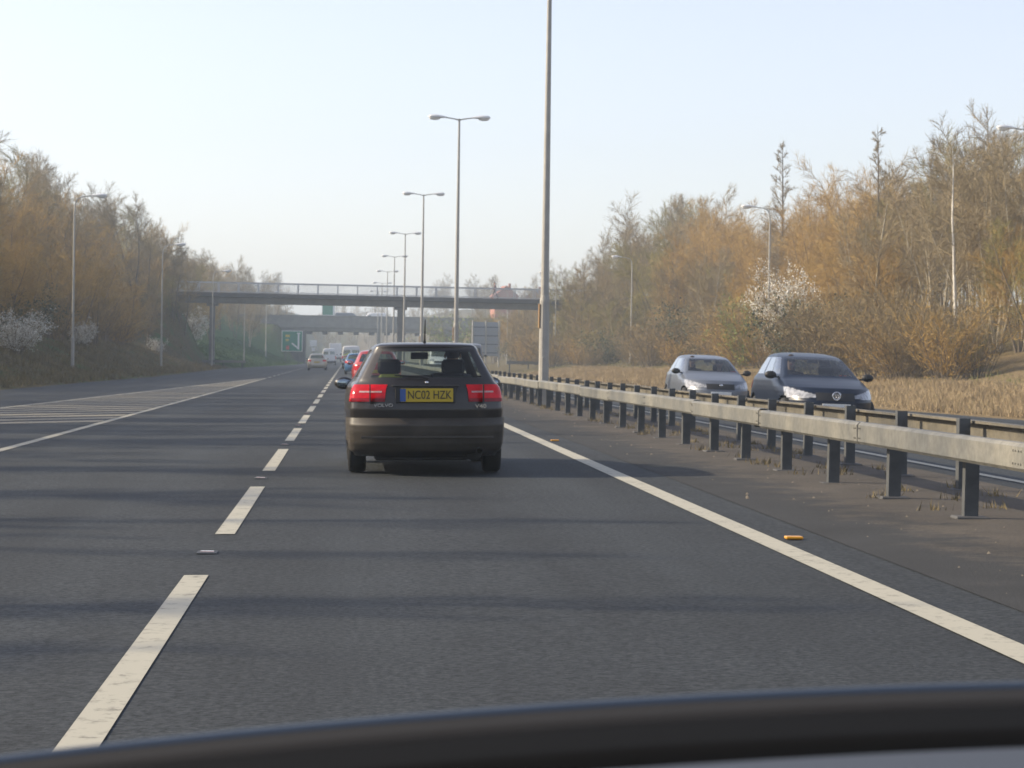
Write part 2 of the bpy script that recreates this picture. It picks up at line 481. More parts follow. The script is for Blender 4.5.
# ------------------------------------------------------------------ builders
class MB:
    def __init__(self):
        self.v = []
        self.f = []
        self.smooth = False

    def quad(self, a, b, c, d):
        i = len(self.v)
        self.v += [a, b, c, d]
        self.f.append((i, i + 1, i + 2, i + 3))

    def box(self, x0, x1, y0, y1, z0, z1, ch=0.0):
        i = len(self.v)
        if ch <= 0:
            self.v += [(x0, y0, z0), (x1, y0, z0), (x1, y1, z0), (x0, y1, z0), (x0, y0, z1), (x1, y0, z1), (x1, y1, z1), (x0, y1, z1)]
            for q in ((0, 3, 2, 1), (4, 5, 6, 7), (0, 1, 5, 4), (1, 2, 6, 5), (2, 3, 7, 6), (3, 0, 4, 7)):
                self.f.append(tuple(i + k for k in q))
            return self
        c = ch
        rings = []
        for z, e in ((z0, c), (z0 + c, 0), (z1 - c, 0), (z1, c)):
            k = len(self.v)
            self.v += [(x0 + e + (0 if e else c), y0 + e, z), (x1 - c, y0 + e, z), (x1 - e, y0 + c, z), (x1 - e, y1 - c, z),
                       (x1 - c, y1 - e, z), (x0 + c, y1 - e, z), (x0 + e, y1 - c, z), (x0 + e, y0 + c, z)]
            self.v[k] = (x0 + c, y0 + e, z)
            rings.append(k)
        for a, b in zip(rings[:-1], rings[1:]):
            for k in range(8):
                self.f.append((a + k, a + (k + 1) % 8, b + (k + 1) % 8, b + k))
        self.f.append(tuple(rings[0] + k for k in range(7, -1, -1)))
        self.f.append(tuple(rings[-1] + k for k in range(8)))
        return self

    def tube(self, pts, radii, n=8, cap=True):
        pts = [Vector(p) for p in pts]
        rings = []
        for k, p in enumerate(pts):
            if k == 0:
                t = pts[1] - pts[0]
            elif k == len(pts) - 1:
                t = pts[-1] - pts[-2]
            else:
                t = pts[k + 1] - pts[k - 1]
            t.normalize()
            ref = Vector((0, 0, 1)) if abs(t.z) < 0.9 else Vector((0, 1, 0))
            a = t.cross(ref).normalized()
            b = a.cross(t).normalized()
            i = len(self.v)
            r = radii[k] if isinstance(radii, (list, tuple)) else radii
            for j in range(n):
                an = 2 * math.pi * (j + 0.5) / n
                q = p + (a * math.cos(an) + b * math.sin(an)) * r
                self.v.append((q.x, q.y, q.z))
            rings.append(i)
        for a, b in zip(rings[:-1], rings[1:]):
            for j in range(n):
                self.f.append((a + j, a + (j + 1) % n, b + (j + 1) % n, b + j))
        if cap:
            self.f.append(tuple(rings[0] + j for j in range(n - 1, -1, -1)))
            self.f.append(tuple(rings[-1] + j for j in range(n)))
        return self

    def prism(self, poly, axis, a, b):
        """extrude a 2-D polygon along an axis ('x','y','z') from a to b"""
        def p3(u, v, t):
            return {'x': (t, u, v), 'y': (u, t, v), 'z': (u, v, t)}[axis]
        i = len(self.v)
        n = len(poly)
        for u, v in poly:
            self.v.append(p3(u, v, a))
        for u, v in poly:
            self.v.append(p3(u, v, b))
        for k in range(n):
            self.f.append((i + k, i + (k + 1) % n, i + n + (k + 1) % n, i + n + k))
        self.f.append(tuple(i + k for k in range(n - 1, -1, -1)))
        self.f.append(tuple(i + n + k for k in range(n)))
        return self

    def lathe(self, prof, axis='z', n=20, c=(0, 0, 0)):
        i0 = len(self.v)
        for r, h in prof:
            for j in range(n):
                an = 2 * math.pi * j / n
                u, v = r * math.cos(an), r * math.sin(an)
                p = {'z': (u, v, h), 'x': (h, u, v), 'y': (u, h, v)}[axis]
                self.v.append((p[0] + c[0], p[1] + c[1], p[2] + c[2]))
        for k in range(len(prof) - 1):
            for j in range(n):
                a = i0 + k * n
                self.f.append((a + j, a + (j + 1) % n, a + n + (j + 1) % n, a + n + j))
        return self

    def ellipsoid(self, c, r, n=12, m=8):
        prof = []
        for k in range(m + 1):
            a = -math.pi / 2 + math.pi * k / m
            prof.append((max(0.001, math.cos(a)), math.sin(a)))
        i = len(self.v)
        self.lathe(prof, 'z', n)
        for k in range(i, len(self.v)):
            x, y, z = self.v[k]
            self.v[k] = (c[0] + x * r[0], c[1] + y * r[1], c[2] + z * r[2])
        return self

    def mesh(self, name):
        me = bpy.data.meshes.new(name)
        me.from_pydata(self.v, [], self.f)
        bm = bmesh.new()
        bm.from_mesh(me)
        bmesh.ops.recalc_face_normals(bm, faces=bm.faces)
        bm.to_mesh(me)
        bm.free()
        if self.smooth:
            me.polygons.foreach_set('use_smooth', [True] * len(me.polygons))
        return me

    def build(self, name, m, parent=None, smooth=None, autosmooth=False):
        if smooth is not None:
            self.smooth = smooth
        return link_mesh(name, self.mesh(name), m, parent)

def link_mesh(name, me, m, parent=None):
    o = bpy.data.objects.new(name, me)
    if m is not None and len(me.materials) == 0:
        me.materials.append(MT[m] if isinstance(m, str) else m)
    COL.objects.link(o)
    if parent is not None:
        o.parent = parent
    return o

def np_mesh(name, verts, faces_flat, loop_total):
    """verts (N,3), faces as flat index array, constant polygon size"""
    me = bpy.data.meshes.new(name)
    nf = len(faces_flat) // loop_total
    me.vertices.add(len(verts))
    me.vertices.foreach_set('co', np.asarray(verts, dtype=np.float32).ravel())
    me.loops.add(len(faces_flat))
    me.loops.foreach_set('vertex_index', np.asarray(faces_flat, dtype=np.int32))
    me.polygons.add(nf)
    me.polygons.foreach_set('loop_start', np.arange(nf, dtype=np.int32) * loop_total)
    me.update(calc_edges=True)
    me.validate()
    return me

def tag(o, label=None, cat=None, group=None, kind=None):
    if label:
        o['label'] = label
    if cat:
        o['category'] = cat
    if group:
        o['group'] = group
    if kind:
        o['kind'] = kind
    return o

def thing(name, label, cat, loc=(0, 0, 0), rz=0.0, group=None):
    o = bpy.data.objects.new(name, None)
    o.empty_display_size = 0.2
    COL.objects.link(o)
    o.location = loc
    o.rotation_euler = (0, 0, rz)
    return tag(o, label, cat, group)

def dup(root, loc, rz=None, label=None, group=None, scale=None):
    r = root.copy()
    COL.objects.link(r)
    r.location = loc
    if rz is not None:
        r.rotation_euler = (0, 0, rz)
    if scale is not None:
        r.scale = scale
    if label:
        r['label'] = label
    if group:
        r['group'] = group
    for ch in list(root.children):
        c = ch.copy()
        COL.objects.link(c)
        c.parent = r
        for g in list(ch.children):
            d = g.copy()
            COL.objects.link(d)
            d.parent = c
    return r

def text_mesh(s, size, name, m, parent, loc, rot, align='CENTER', shear=0.0, width=None, thick=0.002):
    cu = bpy.data.curves.new(name, 'FONT')
    cu.body = s
    cu.size = size
    cu.align_x = align
    cu.align_y = 'CENTER'
    cu.extrude = thick
    cu.shear = shear
    o = bpy.data.objects.new(name, cu)
    COL.objects.link(o)
    bpy.context.view_layer.update()
    dg = bpy.context.evaluated_depsgraph_get()
    me = bpy.data.meshes.new_from_object(o.evaluated_get(dg))
    bpy.data.objects.remove(o)
    bpy.data.curves.remove(cu)
    if width:
        xs = [v.co.x for v in me.vertices]
        w = max(xs) - min(xs)
        for v in me.vertices:
            v.co.x *= width / w
    me.materials.clear()
    ob = link_mesh(name, me, m, parent)
    ob.location = loc
    ob.rotation_euler = rot
    return ob

# ------------------------------------------------------------------ the land
def smooth(a, b, x):
    t = np.clip((x - a) / (b - a), 0, 1)
    return t * t * (3 - 2 * t)

def left_edge(y):
    return np.interp(y, [-60, 0, 143, 235, 340, 900], [-15.8, -14.6, -11.7, -12.2, -7.2, -6.2])

def right_edge(y):
    return np.interp(y, [-60, 64, 75, 120, 300, 900], [20.5, 19.0, 17.6, 16.2, 15.5, 14.8])

def road_z(x):
    return np.where(x < 5, 0.0157 * x, np.where(x < 6, 0.0785, 0.0785 - 0.025 * (x - 6)))

def terrain(x, y):
    x = np.asarray(x, dtype=float)
    y = np.asarray(y, dtype=float)
    le, re = left_edge(y), right_edge(y)
    zr = road_z(np.clip(x, le, re))
    dl = np.maximum(le - x, 0)
    dr = np.maximum(x - re, 0)
    zl = np.where(dl < 2.5, 0.16 * dl, 0.4 + 0.36 * (dl - 2.5))
    zl = np.where(zl > 5.0, 5.0 + (zl - 5.0) * 0.10, zl)
    zl = np.minimum(zl, 9.0)
    zrr = np.where(dr < 9, 0.15 * dr, 1.35 + 0.28 * (dr - 9))
    zrr = np.where(zrr > 5.0, 5.0 + (zrr - 5.0) * 0.10, zrr)
    zrr = np.minimum(zrr, 9.0)
    z = zr + zl + zrr
    # embankments that carry the two bridges
    for yb, xl, xr, top in ((240.0, -15.0, 24.5, 7.4), (404.0, -8.6, 16.0, 7.0)):
        wy = 1 - smooth(5.0, 22.0, np.abs(y - yb))
        wx = np.maximum(1 - smooth(xl - 4.0, xl, x), smooth(xr, xr + 6.0, x))
        w = wy * wx
        z = np.where(top > z, z + (top - z) * w, z)
    z = z + np.maximum(0, y - 560) * 0.012 + 6.0 * smooth(640, 760, y)
    z = z + 4.0 * smooth(18, 30, x) * smooth(415, 440, y)
    z = z + 4.0 * smooth(-14, -28, x) * smooth(290, 340, y)
    return z

def tz(x, y):
    return float(terrain(x, y))

def sheet(name, xs_of_y, ys, dz, m, parent=None):
    verts, faces = [], []
    ncol = None
    for y in ys:
        xs = xs_of_y(y)
        ncol = len(xs)
        zz = road_z(np.array(xs)) + dz + max(0, y - 560) * 0.012
        for x, z in zip(xs, zz):
            verts.append((x, y, z))
    for j in range(len(ys) - 1):
        for i in range(ncol - 1):
            a = j * ncol + i
            faces.append((a, a + 1, a + ncol + 1, a + ncol))
    me = bpy.data.meshes.new(name)
    me.from_pydata([tuple(map(float, v)) for v in verts], [], faces)
    return link_mesh(name, me, m, parent)

gx = np.unique(np.concatenate([np.linspace(-1200, -100, 12), np.linspace(-100, -50, 11), np.linspace(-50, 60, 111), np.linspace(60, 110, 11), np.linspace(110, 1200, 12)]))
gy = np.unique(np.concatenate([np.linspace(-300, -40, 8), np.linspace(-40, 620, 166), np.linspace(620, 1600, 15)]))
GX, GY = np.meshgrid(gx, gy)
GZ = terrain(GX, GY)
le_, re_ = left_edge(GY), right_edge(GY)
inside = (GX > le_) & (GX < re_)
GZ = np.where(inside, GZ - 0.12, GZ - 0.02)
# rough, uneven ground off the road
rng = np.random.default_rng(3)
off = np.clip(np.maximum(le_ - GX, GX - re_) / 4.0, 0, 1)
GZ = GZ + off * rng.normal(0, 0.07, GZ.shape)
gv = np.stack([GX, GY, GZ], -1).reshape(-1, 3)
nx_, ny_ = len(gx), len(gy)
I = np.arange((ny_ - 1) * (nx_ - 1))
jj, ii = I // (nx_ - 1), I % (nx_ - 1)
a_ = jj * nx_ + ii
gf = np.stack([a_, a_ + 1, a_ + nx_ + 1, a_ + nx_], -1).ravel()
ground = link_mesh('ground', np_mesh('ground', gv, gf, 4), 'ground')
ground.data.polygons.foreach_set('use_smooth', [True] * len(ground.data.polygons))
tag(ground, 'brown verges and grassy banks on both sides of the road', kind='structure')

YS = [-60, 0, 30, 56, 64, 75, 90, 110, 120, 143, 180, 220, 235, 260, 300, 340, 400, 480, 560, 640]
road = sheet('road', lambda y: [float(left_edge(y)) - 0.25, -9, -4.64, 0, 3.0, 4.4], YS, 0.0, 'asphalt')
tag(road, 'dark asphalt carriageway with a merging slip road on its left', kind='structure')
oroad = sheet('road', lambda y: [6.35, 8, 11, 14, float(right_edge(y)) + 0.25], YS, 0.0, 'asphalt')
tag(oroad, 'dark asphalt carriageway of the oncoming traffic beyond the barriers', kind='structure')
reserve = sheet('central_reservation', lambda y: [3.35, 3.9, 4.5, 5.0, 6.0, 6.6], YS, 0.004, 'reserve')
tag(reserve, 'dirty paved central reservation under the two crash barriers', kind='structure')

# painted markings -----------------------------------------------------------
def strip(name, x0, x1, y0, y1, dz, m, parent, taper=None):
    """road paint following the crossfall; taper = (x0,x1) at y1"""
    a0, a1 = (x0, x1)
    b0, b1 = taper if taper else (x0, x1)
    v = []
    n = max(1, int((y1 - y0) / 40))
    for k in range(n + 1):
        t = k / n
        for x in (a0 + (b0 - a0) * t, a1 + (b1 - a1) * t):
            v.append((x, y0 + (y1 - y0) * t, float(road_z(x)) + dz))
    f = [(2 * k, 2 * k + 1, 2 * k + 3, 2 * k + 2) for k in range(n)]
    me = bpy.data.meshes.new(name)
    me.from_pydata(v, [], f)
    return link_mesh(name, me, m, parent)

for k in range(-1, 44):
    y0 = 16.45 + 9.03 * k
    strip('lane_dash', -0.925, -0.785, y0 + (0 if k >= 0 else -0.6), y0 + 5.95, 0.005, 'line', road)
strip('edge_line', 2.79, 2.97, -40, 480, 0.006, 'line', road)
strip('edge_line', -4.72, -4.57, -40, 132, 0.006, 'line_old', road)
for k in range(12):
    strip('slip_dash', -4.72, -4.57, 136 + 9.0 * k, 140 + 9.0 * k, 0.006, 'line_old', road)
def gore_x(y):
    return np.interp(y, [30, 56, 132], [-9.85, -8.46, -4.80])
strip('gore_edge_line', -9.95, -9.75, 30, 56, 0.006, 'line_old', road, (-8.55, -8.37))
strip('gore_edge_line', -8.55, -8.37, 56, 132, 0.006, 'line_old', road, (-4.90, -4.74))
y = 41.5
while y < 126:
    xl = float(gore_x(y)) + 0.12
    xr = -4.76
    w = 1.25 + 0.25 * (y > 80)
    sl = 0.75
    me = bpy.data.meshes.new('hatch_stripe')
    ya, yb = y, y + (xr - xl) * sl
    xl2 = min(xr - 0.05, float(gore_x(y + w)) + 0.12)
    v = [(xl, ya, 0), (xr, yb, 0), (xr, yb + w, 0), (xl2, ya + w, 0)]
    v = [(p[0], p[1], float(road_z(p[0])) + 0.005) for p in v]
    me.from_pydata(v, [], [(0, 1, 2, 3)])
    link_mesh('hatch_stripe', me, 'hatch', road)
    y += 2.35
strip('edge_line', 7.02, 7.17, -40, 480, 0.006, 'line', oroad)
for k in range(40):
    strip('lane_dash', 10.68, 10.80, 20 + 9.0 * k, 22 + 9.0 * k, 0.005, 'line', oroad)

# road studs
st = thing('road_stud', 'metal road stud in the first gap of the lane dashes', 'road stud', (-0.885, 14.9, float(road_z(-0.885))), 0, 'studs along the lane dashes')
MB().box(-0.065, 0.065, -0.09, 0.09, 0.002, 0.010, 0.003).build('casting', 'galv_post', st)
MB().box(-0.045, 0.045, -0.03, 0.03, 0.010, 0.016, 0.002).build('reflector', 'lens_white', st)
for k in range(1, 12):
    dup(st, (-0.885, 14.9 + 9.03 * k, float(road_z(-0.885))), label='small metal road stud between the lane dashes further up the road')
st = thing('road_stud', 'amber road stud beside the solid edge line, close to the camera', 'road stud', (3.09, 15.7, float(road_z(3.09)) + 0.006), 0, 'amber studs along the edge line')
MB().box(-0.06, 0.06, -0.045, 0.045, 0.0, 0.02, 0.006).build('reflector', 'amber', st)
for k in range(1, 10):
    dup(st, (3.09, 15.7 + 18.4 * k, float(road_z(3.09)) + 0.006), label='amber road stud farther along the solid edge line')

# scattered grit and litter on the reservation
gp, gq = [], []
for k in range(420):
    y = 9 + 60 * rng.random() ** 1.4
    x = rng.uniform(3.5, 6.4)
    s = 0.004 + 0.018 * rng.random() ** 3
    z = float(road_z(x)) + 0.004
    i = len(gp)
    gp += [(x - s, y - s, z), (x + s, y - s * .6, z), (x + s * .3, y + s, z), (x, y, z + s)]
    gq += [i, i + 1, i + 3, i + 1, i + 2, i + 3, i + 2, i, i + 3]
MT['grit'] = mat('grit', (0.20, 0.17, 0.13), 0.9, var=0.4, scale=20)
tag(link_mesh('debris', np_mesh('debris', gp, gq, 3), 'grit'), 'small stones and litter scattered on the central reservation', kind='stuff')

# ------------------------------------------------------------------ crash barriers
def beam_profile(s, x0):
    """open box section; s=-1 faces the traffic on the left, open towards +x"""
    t = 0.008
    o = [(0.11, -0.075), (0.11, -0.10), (0.025, -0.10), (0.0, -0.075), (0.0, 0.075), (0.025, 0.10), (0.11, 0.10), (0.11, 0.075)]
    i = [(0.11 - t, 0.075), (0.11 - t, 0.10 - t), (0.028, 0.10 - t), (t, 0.072), (t, -0.072), (0.028, -0.10 + t), (0.11 - t, -0.10 + t), (0.11 - t, -0.075)]
    return [(x0 + (u if s < 0 else -u), v) for u, v in o + i]

def make_barrier(name, label, s, xbeam, xpost, y0, n, step, ptop, bm):
    zb = float(road_z(xpost))
    root = thing(name, label, 'crash barrier', (xpost, y0, zb), 0, None)
    pm = MB()
    # post: rolled channel, web across the road
    pm.prism([(-0.055, -0.05), (0.055, -0.05), (0.055, 0.05), (0.043, 0.05), (0.043, -0.038), (-0.043, -0.038), (-0.043, 0.05), (-0.055, 0.05)], 'z', -0.15, ptop)
    me_post = pm.mesh('post')
    me_post.materials.append(MT['galv_post'])
    L = step * 2
    bm_ = MB()
    bm_.prism(beam_profile(s, 0.0), 'y', 0.006, L - 0.006)
    me_beam = bm_.mesh('beam')
    me_beam.materials.append(MT[bm])
    fm = MB()
    fm.box(-0.13, 0.13, -0.12, 0.12, -0.05, 0.012, 0.01)
    me_foot = fm.mesh('footing')
    me_foot.materials.append(MT['concrete_dark'])
    bk = MB().box(-0.035, 0.035, -0.04, 0.04, -0.06, 0.06)
    me_br = bk.mesh('bracket')
    me_br.materials.append(MT['galv_post'])
    r = random.Random(5 if s < 0 else 6)
    for k in range(n):
        p = link_mesh('post', me_post, None, root)
        p.location = (r.uniform(-.008, .008), k * step + r.uniform(-.06, .06), r.uniform(-.012, .012))
        p.rotation_euler = (r.uniform(-.012, .012), r.uniform(-.012, .012), r.uniform(-.05, .05))
        if k < 40:
            f = link_mesh('footing', me_foot, None, p)
        if k % 2 == 0 and k < 30 and s < 0:
            bolt = MB()
            for q in range(2):
                for h in (-.045, .045):
                    bolt.lathe([(.001, -.007), (.008, -.007), (.009, 0)], 'x', 6, (0, .05 + q * .06, h))
                    bolt.lathe([(.001, -.007), (.008, -.007), (.009, 0)], 'x', 6, (0, L - .05 - q * .06, h))
            bolts = bolt.mesh('joint_bolt')
            bolts.materials.append(MT['galv'])
        if k % 2 == 0 and k < n - 2:
            b = link_mesh('beam', me_beam, None, root)
            b.location = (xbeam - xpost + r.uniform(-.006, .006), k * step + 0.6, 0.565 + r.uniform(-.010, .010))
            if k < 30 and s < 0:
                tag(link_mesh('joint_bolt', bolts, None, b), kind='stuff')
            b.rotation_euler = (r.uniform(-.0025, .0025), r.uniform(-.02, .02), r.uniform(-.0015, .0015))
    return root

make_barrier('crash_barrier', 'pale metal crash barrier on posts along the near side of the central reservation', -1, 4.655, 4.86, -5.15, 155, 2.53, 0.60, 'galv')
make_barrier('crash_barrier', 'metal crash barrier seen from its open back, behind the nearer barrier', 1, 6.11, 5.91, -5.8, 156, 2.5, 0.69, 'galv_brown')

gr = thing('guard_rail', 'short pale guard rail on posts in front of the right-hand bridge pier', 'guard rail', (18.2, 232.0, tz(18.2, 232)))
gb = MB().box(-2.2, 2.2, -0.05, 0.05, 0.52, 0.82)
gb.build('beam', 'galv', gr)
for k in range(3):
    MB().box(-1.95 + 1.9 * k, -1.83 + 1.9 * k, 0.055, 0.16, -0.5, 0.80).build('post', 'galv_post', gr)
gr = thing('guard_rail', 'low pale guard rail at the foot of the left bridge pier', 'guard rail', (-13.6, 236.0, tz(-13.6, 236)))
MB().box(-1.2, 3.2, -0.05, 0.05, 0.35, 0.62).build('beam', 'galv', gr)
for k in range(3):
    MB().box(-1.0 + 1.9 * k, -0.88 + 1.9 * k, 0.055, 0.16, -0.5, 0.60).build('post', 'galv_post', gr)

# ------------------------------------------------------------------ lamp columns
def lantern_mb(sx):
    m = MB()
    m.smooth = True
    # long rounded luminaire along x, from the arm end outwards
    L = 0.86
    for (t, w, h) in ():
        pass
    prof = [(0.0, 0.05, 0.05), (0.06, 0.07, 0.06), (0.22, 0.11, 0.085), (0.45, 0.165, 0.12), (0.68, 0.16, 0.115), (0.80, 0.11, 0.085), (L, 0.03, 0.03)]
    n = 12
    rings = []
    for t, w, h in prof:
        i = len(m.v)
        for j in range(n):
            an = 2 * math.pi * j / n
            zz = math.sin(an)
            m.v.append((sx * t, math.cos(an) * w, (zz * h if zz > 0 else zz * h * 0.45) + 0.02 * t))
        rings.append(i)
    for a, b in zip(rings[:-1], rings[1:]):
        for j in range(n):
            m.f.append((a + j, a + (j + 1) % n, b + (j + 1) % n, b + j))
    m.f.append(tuple(rings[-1] + j for j in range(n)))
    return m

def bowl_mb(sx):
    m = MB()
    m.smooth = True
    m.ellipsoid((sx * 0.55, 0, -0.045), (0.27, 0.12, 0.085), 12, 6)
    return m

def make_double(H):
    t = thing('street_lamp', '', 'street lamp')
    pole = MB()
    pole.tube([(0, 0, -0.4), (0, 0, 0.05), (0, 0, 2.7), (0, 0, 2.85), (0, 0, 7.0), (0, 0, H)], [0.14, 0.135, 0.128, 0.105, 0.082, 0.048], 14)
    po = pole.build('pole', 'lamp_pole', t, smooth=False)
    MB().box(-0.06, 0.06, -0.146, -0.12, 0.55, 1.25, 0.008).build('access_door', 'lamp_pole', po)
    MB().box(-0.155, -0.12, -0.075, 0.075, 2.0, 2.62, 0.006).build('marker_plate', 'orange', t)
    for s in (-1, 1):
        a = MB()
        a.tube([(0, 0, H - 0.06), (s * 0.25, 0, H - 0.005), (s * 0.62, 0, H + 0.05)], [0.035, 0.03, 0.028], 8)
        a.build('arm', 'lamp_pole', t)
        l = lantern_mb(s).build('lantern', 'lantern', t)
        l.location = (s * 0.6, 0, H + 0.05)
        g = bowl_mb(s).build('lantern_bowl', 'lantern_glass', l)
    return t

H2 = 12.35
d0 = make_double(H2)
ys2 = [59.5, 108, 159, 209, 257, 303, 350, 397, 444, 491, 538]
lab2 = ['tallest double lamp column, rising out of the top of the photograph behind the crash barrier',
        'second double lamp column in the central reservation, standing above the black estate car',
        'third double lamp column in the central reservation, just left of the tall second one',
        'fourth double lamp column, last one wholly in front of the footbridge',
        'fifth double lamp column, first one behind the footbridge',
        'sixth double lamp column, its lanterns just above the footbridge railing']
for k, yy in enumerate(ys2):
    x = 5.06 if k == 0 else 5.02
    yy = 7.5 + 2.53 * (round((yy - 7.5) / 2.53 - .5) + .5)
    lb = lab2[k] if k < len(lab2) else 'distant double lamp column seen beneath the footbridge beside its middle pier'
    if k == 0:
        d0.location = (x, yy, float(road_z(x)))
        d0['label'] = lb
        d0['group'] = 'double lamp columns in the central reservation'
    else:
        dup(d0, (x, yy, float(road_z(x))), 0.0, lb, 'double lamp columns in the central reservation')

def make_single(H):
    t = thing('street_lamp', '', 'street lamp')
    pole = MB()
    pole.tube([(0, 0, -0.5), (0, 0, 1.7), (0, 0, 1.8), (0, 0, H - 0.9), (0.04, 0, H - 0.35)], [0.10, 0.095, 0.07, 0.05, 0.042], 12)
    pole.build('pole', 'lamp_pole', t, smooth=False)
    a = MB()
    a.tube([(0.04, 0, H - 0.35), (0.14, 0, H - 0.12), (0.36, 0, H), (0.95, 0, H + 0.07)], [0.040, 0.036, 0.032, 0.028], 8)
    a.build('arm', 'lamp_pole', t)
    l = lantern_mb(1).build('lantern', 'lantern', t)
    l.location = (0.9, 0, H + 0.07)
    bowl_mb(1).build('lantern_bowl', 'lantern_glass', l)
    return t

s0 = make_single(9.4)
singles = [
    (-15.0, 127, 0, 'nearest lamp column on the left verge, in front of the bank of trees'),
    (-14.3, 178, 0, 'second lamp column on the left verge, midway to the footbridge'),
    (-13.3, 227, 0, 'left verge lamp column standing against the left end of the footbridge'),
    (-12.6, 281, 0, 'lamp column on the green bank, first beyond the left end of the footbridge'),
    (-11.9, 335, 0, 'lamp column on the green bank just left of the green road sign'),
    (30.2, 100, 1, 'lamp column whose lantern shows at the right edge of the photograph'),
    (25.2, 137, 1, 'lamp column rising behind the dark blue oncoming car'),
    (23.8, 193, 1, 'lamp column on the right-hand verge left of the silver oncoming car'),
    (20.9, 232, 1, 'lamp column against the right end of the footbridge'),
    (20.3, 294, 1, 'lamp column beyond the footbridge between the sign backs and the right pier'),
]
for k, (x, yy, side, lb) in enumerate(singles):
    grp = 'lamp columns on the right-hand verge' if side else 'lamp columns on the left verge'
    if k == 0:
        s0.location = (x, yy, tz(x, yy) - 0.05)
        s0['label'], s0['group'] = lb, grp
    else:
        dup(s0, (x, yy, tz(x, yy) - (0.5 if yy == 193 else 0.05)), math.pi if side else 0.0, lb, grp)

# ------------------------------------------------------------------ footbridge
FB = 240.0
fb = thing('footbridge', 'long grey concrete footbridge with railings crossing above the whole road', 'footbridge', (0, FB, -0.42))
fb.rotation_euler = (0, 0.0045, 0)
MB().box(-18, 25.0, -1.5, 1.5, 7.52, 7.98, 0.03).build('deck', 'concrete_dark', fb)
MB().prism([(-1.12, 7.517), (-0.95, 6.90), (0.95, 6.90), (1.12, 7.517)], 'x', -17.6, 24.7).build('girder', 'concrete', fb)
for x, w, zz in ((-14.1, 0.27, tz(-14.1, FB)), (5.38, 0.34, 0.07), (21.0, 0.30, tz(21.0, FB))):
    MB().box(x - w, x + w, -0.55, 0.55, zz - 0.6, 6.60, 0.04).build('pier', 'concrete', fb)
    MB().box(x - w - 0.3, x + w + 0.3, -0.75, 0.75, 6.603, 6.897, 0.03).build('pier_cap', 'concrete', fb)
MB().box(25.05, 28.0, -1.6, 1.6, -1.0, 7.9, 0.05).build('abutment', 'concrete_dark', fb)
MB().box(-21.5, -18.05, -1.6, 1.6, -1.0, 7.9, 0.05).build('abutment', 'concrete_dark', fb)
pm = MB().box(-0.05, 0.05, -0.05, 0.05, 7.983, 9.0)
me_pp = pm.mesh('railing_post')
me_pp.materials.append(MT['rail'])
for sy in (-1.38, 1.38):
    for k in range(21):
        p = link_mesh('railing_post', me_pp, None, fb)
        p.location = (-17.6 + 2.05 * k, sy, 0)
    MB().box(-18, 25.0, sy - 0.045, sy + 0.045, 9.003, 9.09).build('top_rail', 'rail', fb)
    MB().box(-18, 25.0, sy - 0.02, sy + 0.02, 8.08, 8.13).build('bottom_rail', 'rail', fb)
    bl = MB()
    x = -17.9
    while x < 24.9:
        bl.box(x - 0.009, x + 0.009, sy - 0.009, sy + 0.009, 8.132, 9.001)
        x += 0.12
    tag(bl.build('baluster', 'rail', fb), kind='stuff')

# ------------------------------------------------------------------ road bridge beyond
RB = 402.0
rb = thing('road_bridge', 'grey concrete road bridge beyond the footbridge, carrying vehicles over the road', 'bridge', (0, RB, 0))
MB().box(-34, 40, -5, 5, 5.45, 6.55, 0.03).build('deck', 'concrete', rb)
MB().box(-34, 40, -5.3, -5.003, 6.0, 8.05, 0.03).build('parapet', 'concrete', rb)
MB().box(-34, 40, 5.003, 5.3, 6.0, 7.6, 0.03).build('parapet', 'concrete', rb)
MB().box(-34, 40, -5.42, -5.0, 8.053, 8.20, 0.02).build('coping', 'concrete', rb)
MB().box(-34, -7.4, -4.9, 4.9, -1.0, 5.447, 0.05).build('abutment', 'concrete_dark', rb)
MB().box(15.4, 40, -4.9, 4.9, -1.0, 5.447, 0.05).build('abutment', 'concrete_dark', rb)
MB().box(5.0, 5.8, -4.2, 4.2, -0.3, 5.447, 0.05).build('pier', 'concrete', rb)
for k in range(9):
    MB().box(-7.2 + k * 2.7, -6.3 + k * 2.7, -4.8, 4.8, 5.0, 5.446).build('beam', 'concrete_dark', rb)

# ------------------------------------------------------------------ signs
def post_mb(x, y, z0, z1, r=0.07):
    return MB().tube([(x, y, z0), (x, y, z1)], r, 8)
sg = thing('road_sign', 'green direction sign with a white route diagram on the left verge beyond the footbridge', 'road sign', (-8.35, 345, tz(-8.35, 345)), 0)
b0 = 1.75
MB().box(-1.55, 1.55, -0.03, 0.03, b0, b0 + 3.1, 0.01).build('panel', 'sign_white', sg)
MB().box(-1.46, 1.46, -0.045, -0.031, b0 + .09, b0 + 3.01).build('field', 'sign_green', sg)
MB().box(0.82, 1.08, -0.056, -0.046, b0 + .3, b0 + 2.6).build('route_line', 'sign_white', sg)
d_ = MB()
d_.prism([(-0.12, b0 + 1.15), (0.0, b0 + 1.33), (0.815, b0 + .72), (0.815, b0 + .42)], 'y', -0.056, -0.046)
d_.build('route_line', 'sign_white', sg)
MB().box(0.70, 1.2, -0.056, -0.046, b0 + 2.62, b0 + 2.80).build('route_line', 'sign_white', sg)
MB().box(-1.0, -0.35, -0.056, -0.046, b0 + 2.15, b0 + 2.5).build('patch', 'sign_yellow', sg)
MB().box(-0.95, -0.5, -0.056, -0.046, b0 + 1.55, b0 + 1.85).build('patch', 'sign_yellow', sg)
MB().box(-0.9, -0.42, -0.056, -0.046, b0 + .28, b0 + .85).build('patch', 'sign_red', sg)
for x in (-1.0, 1.0):
    post_mb(x, 0.10, -0.5, b0 + 2.9).build('post', 'galv_post', sg)

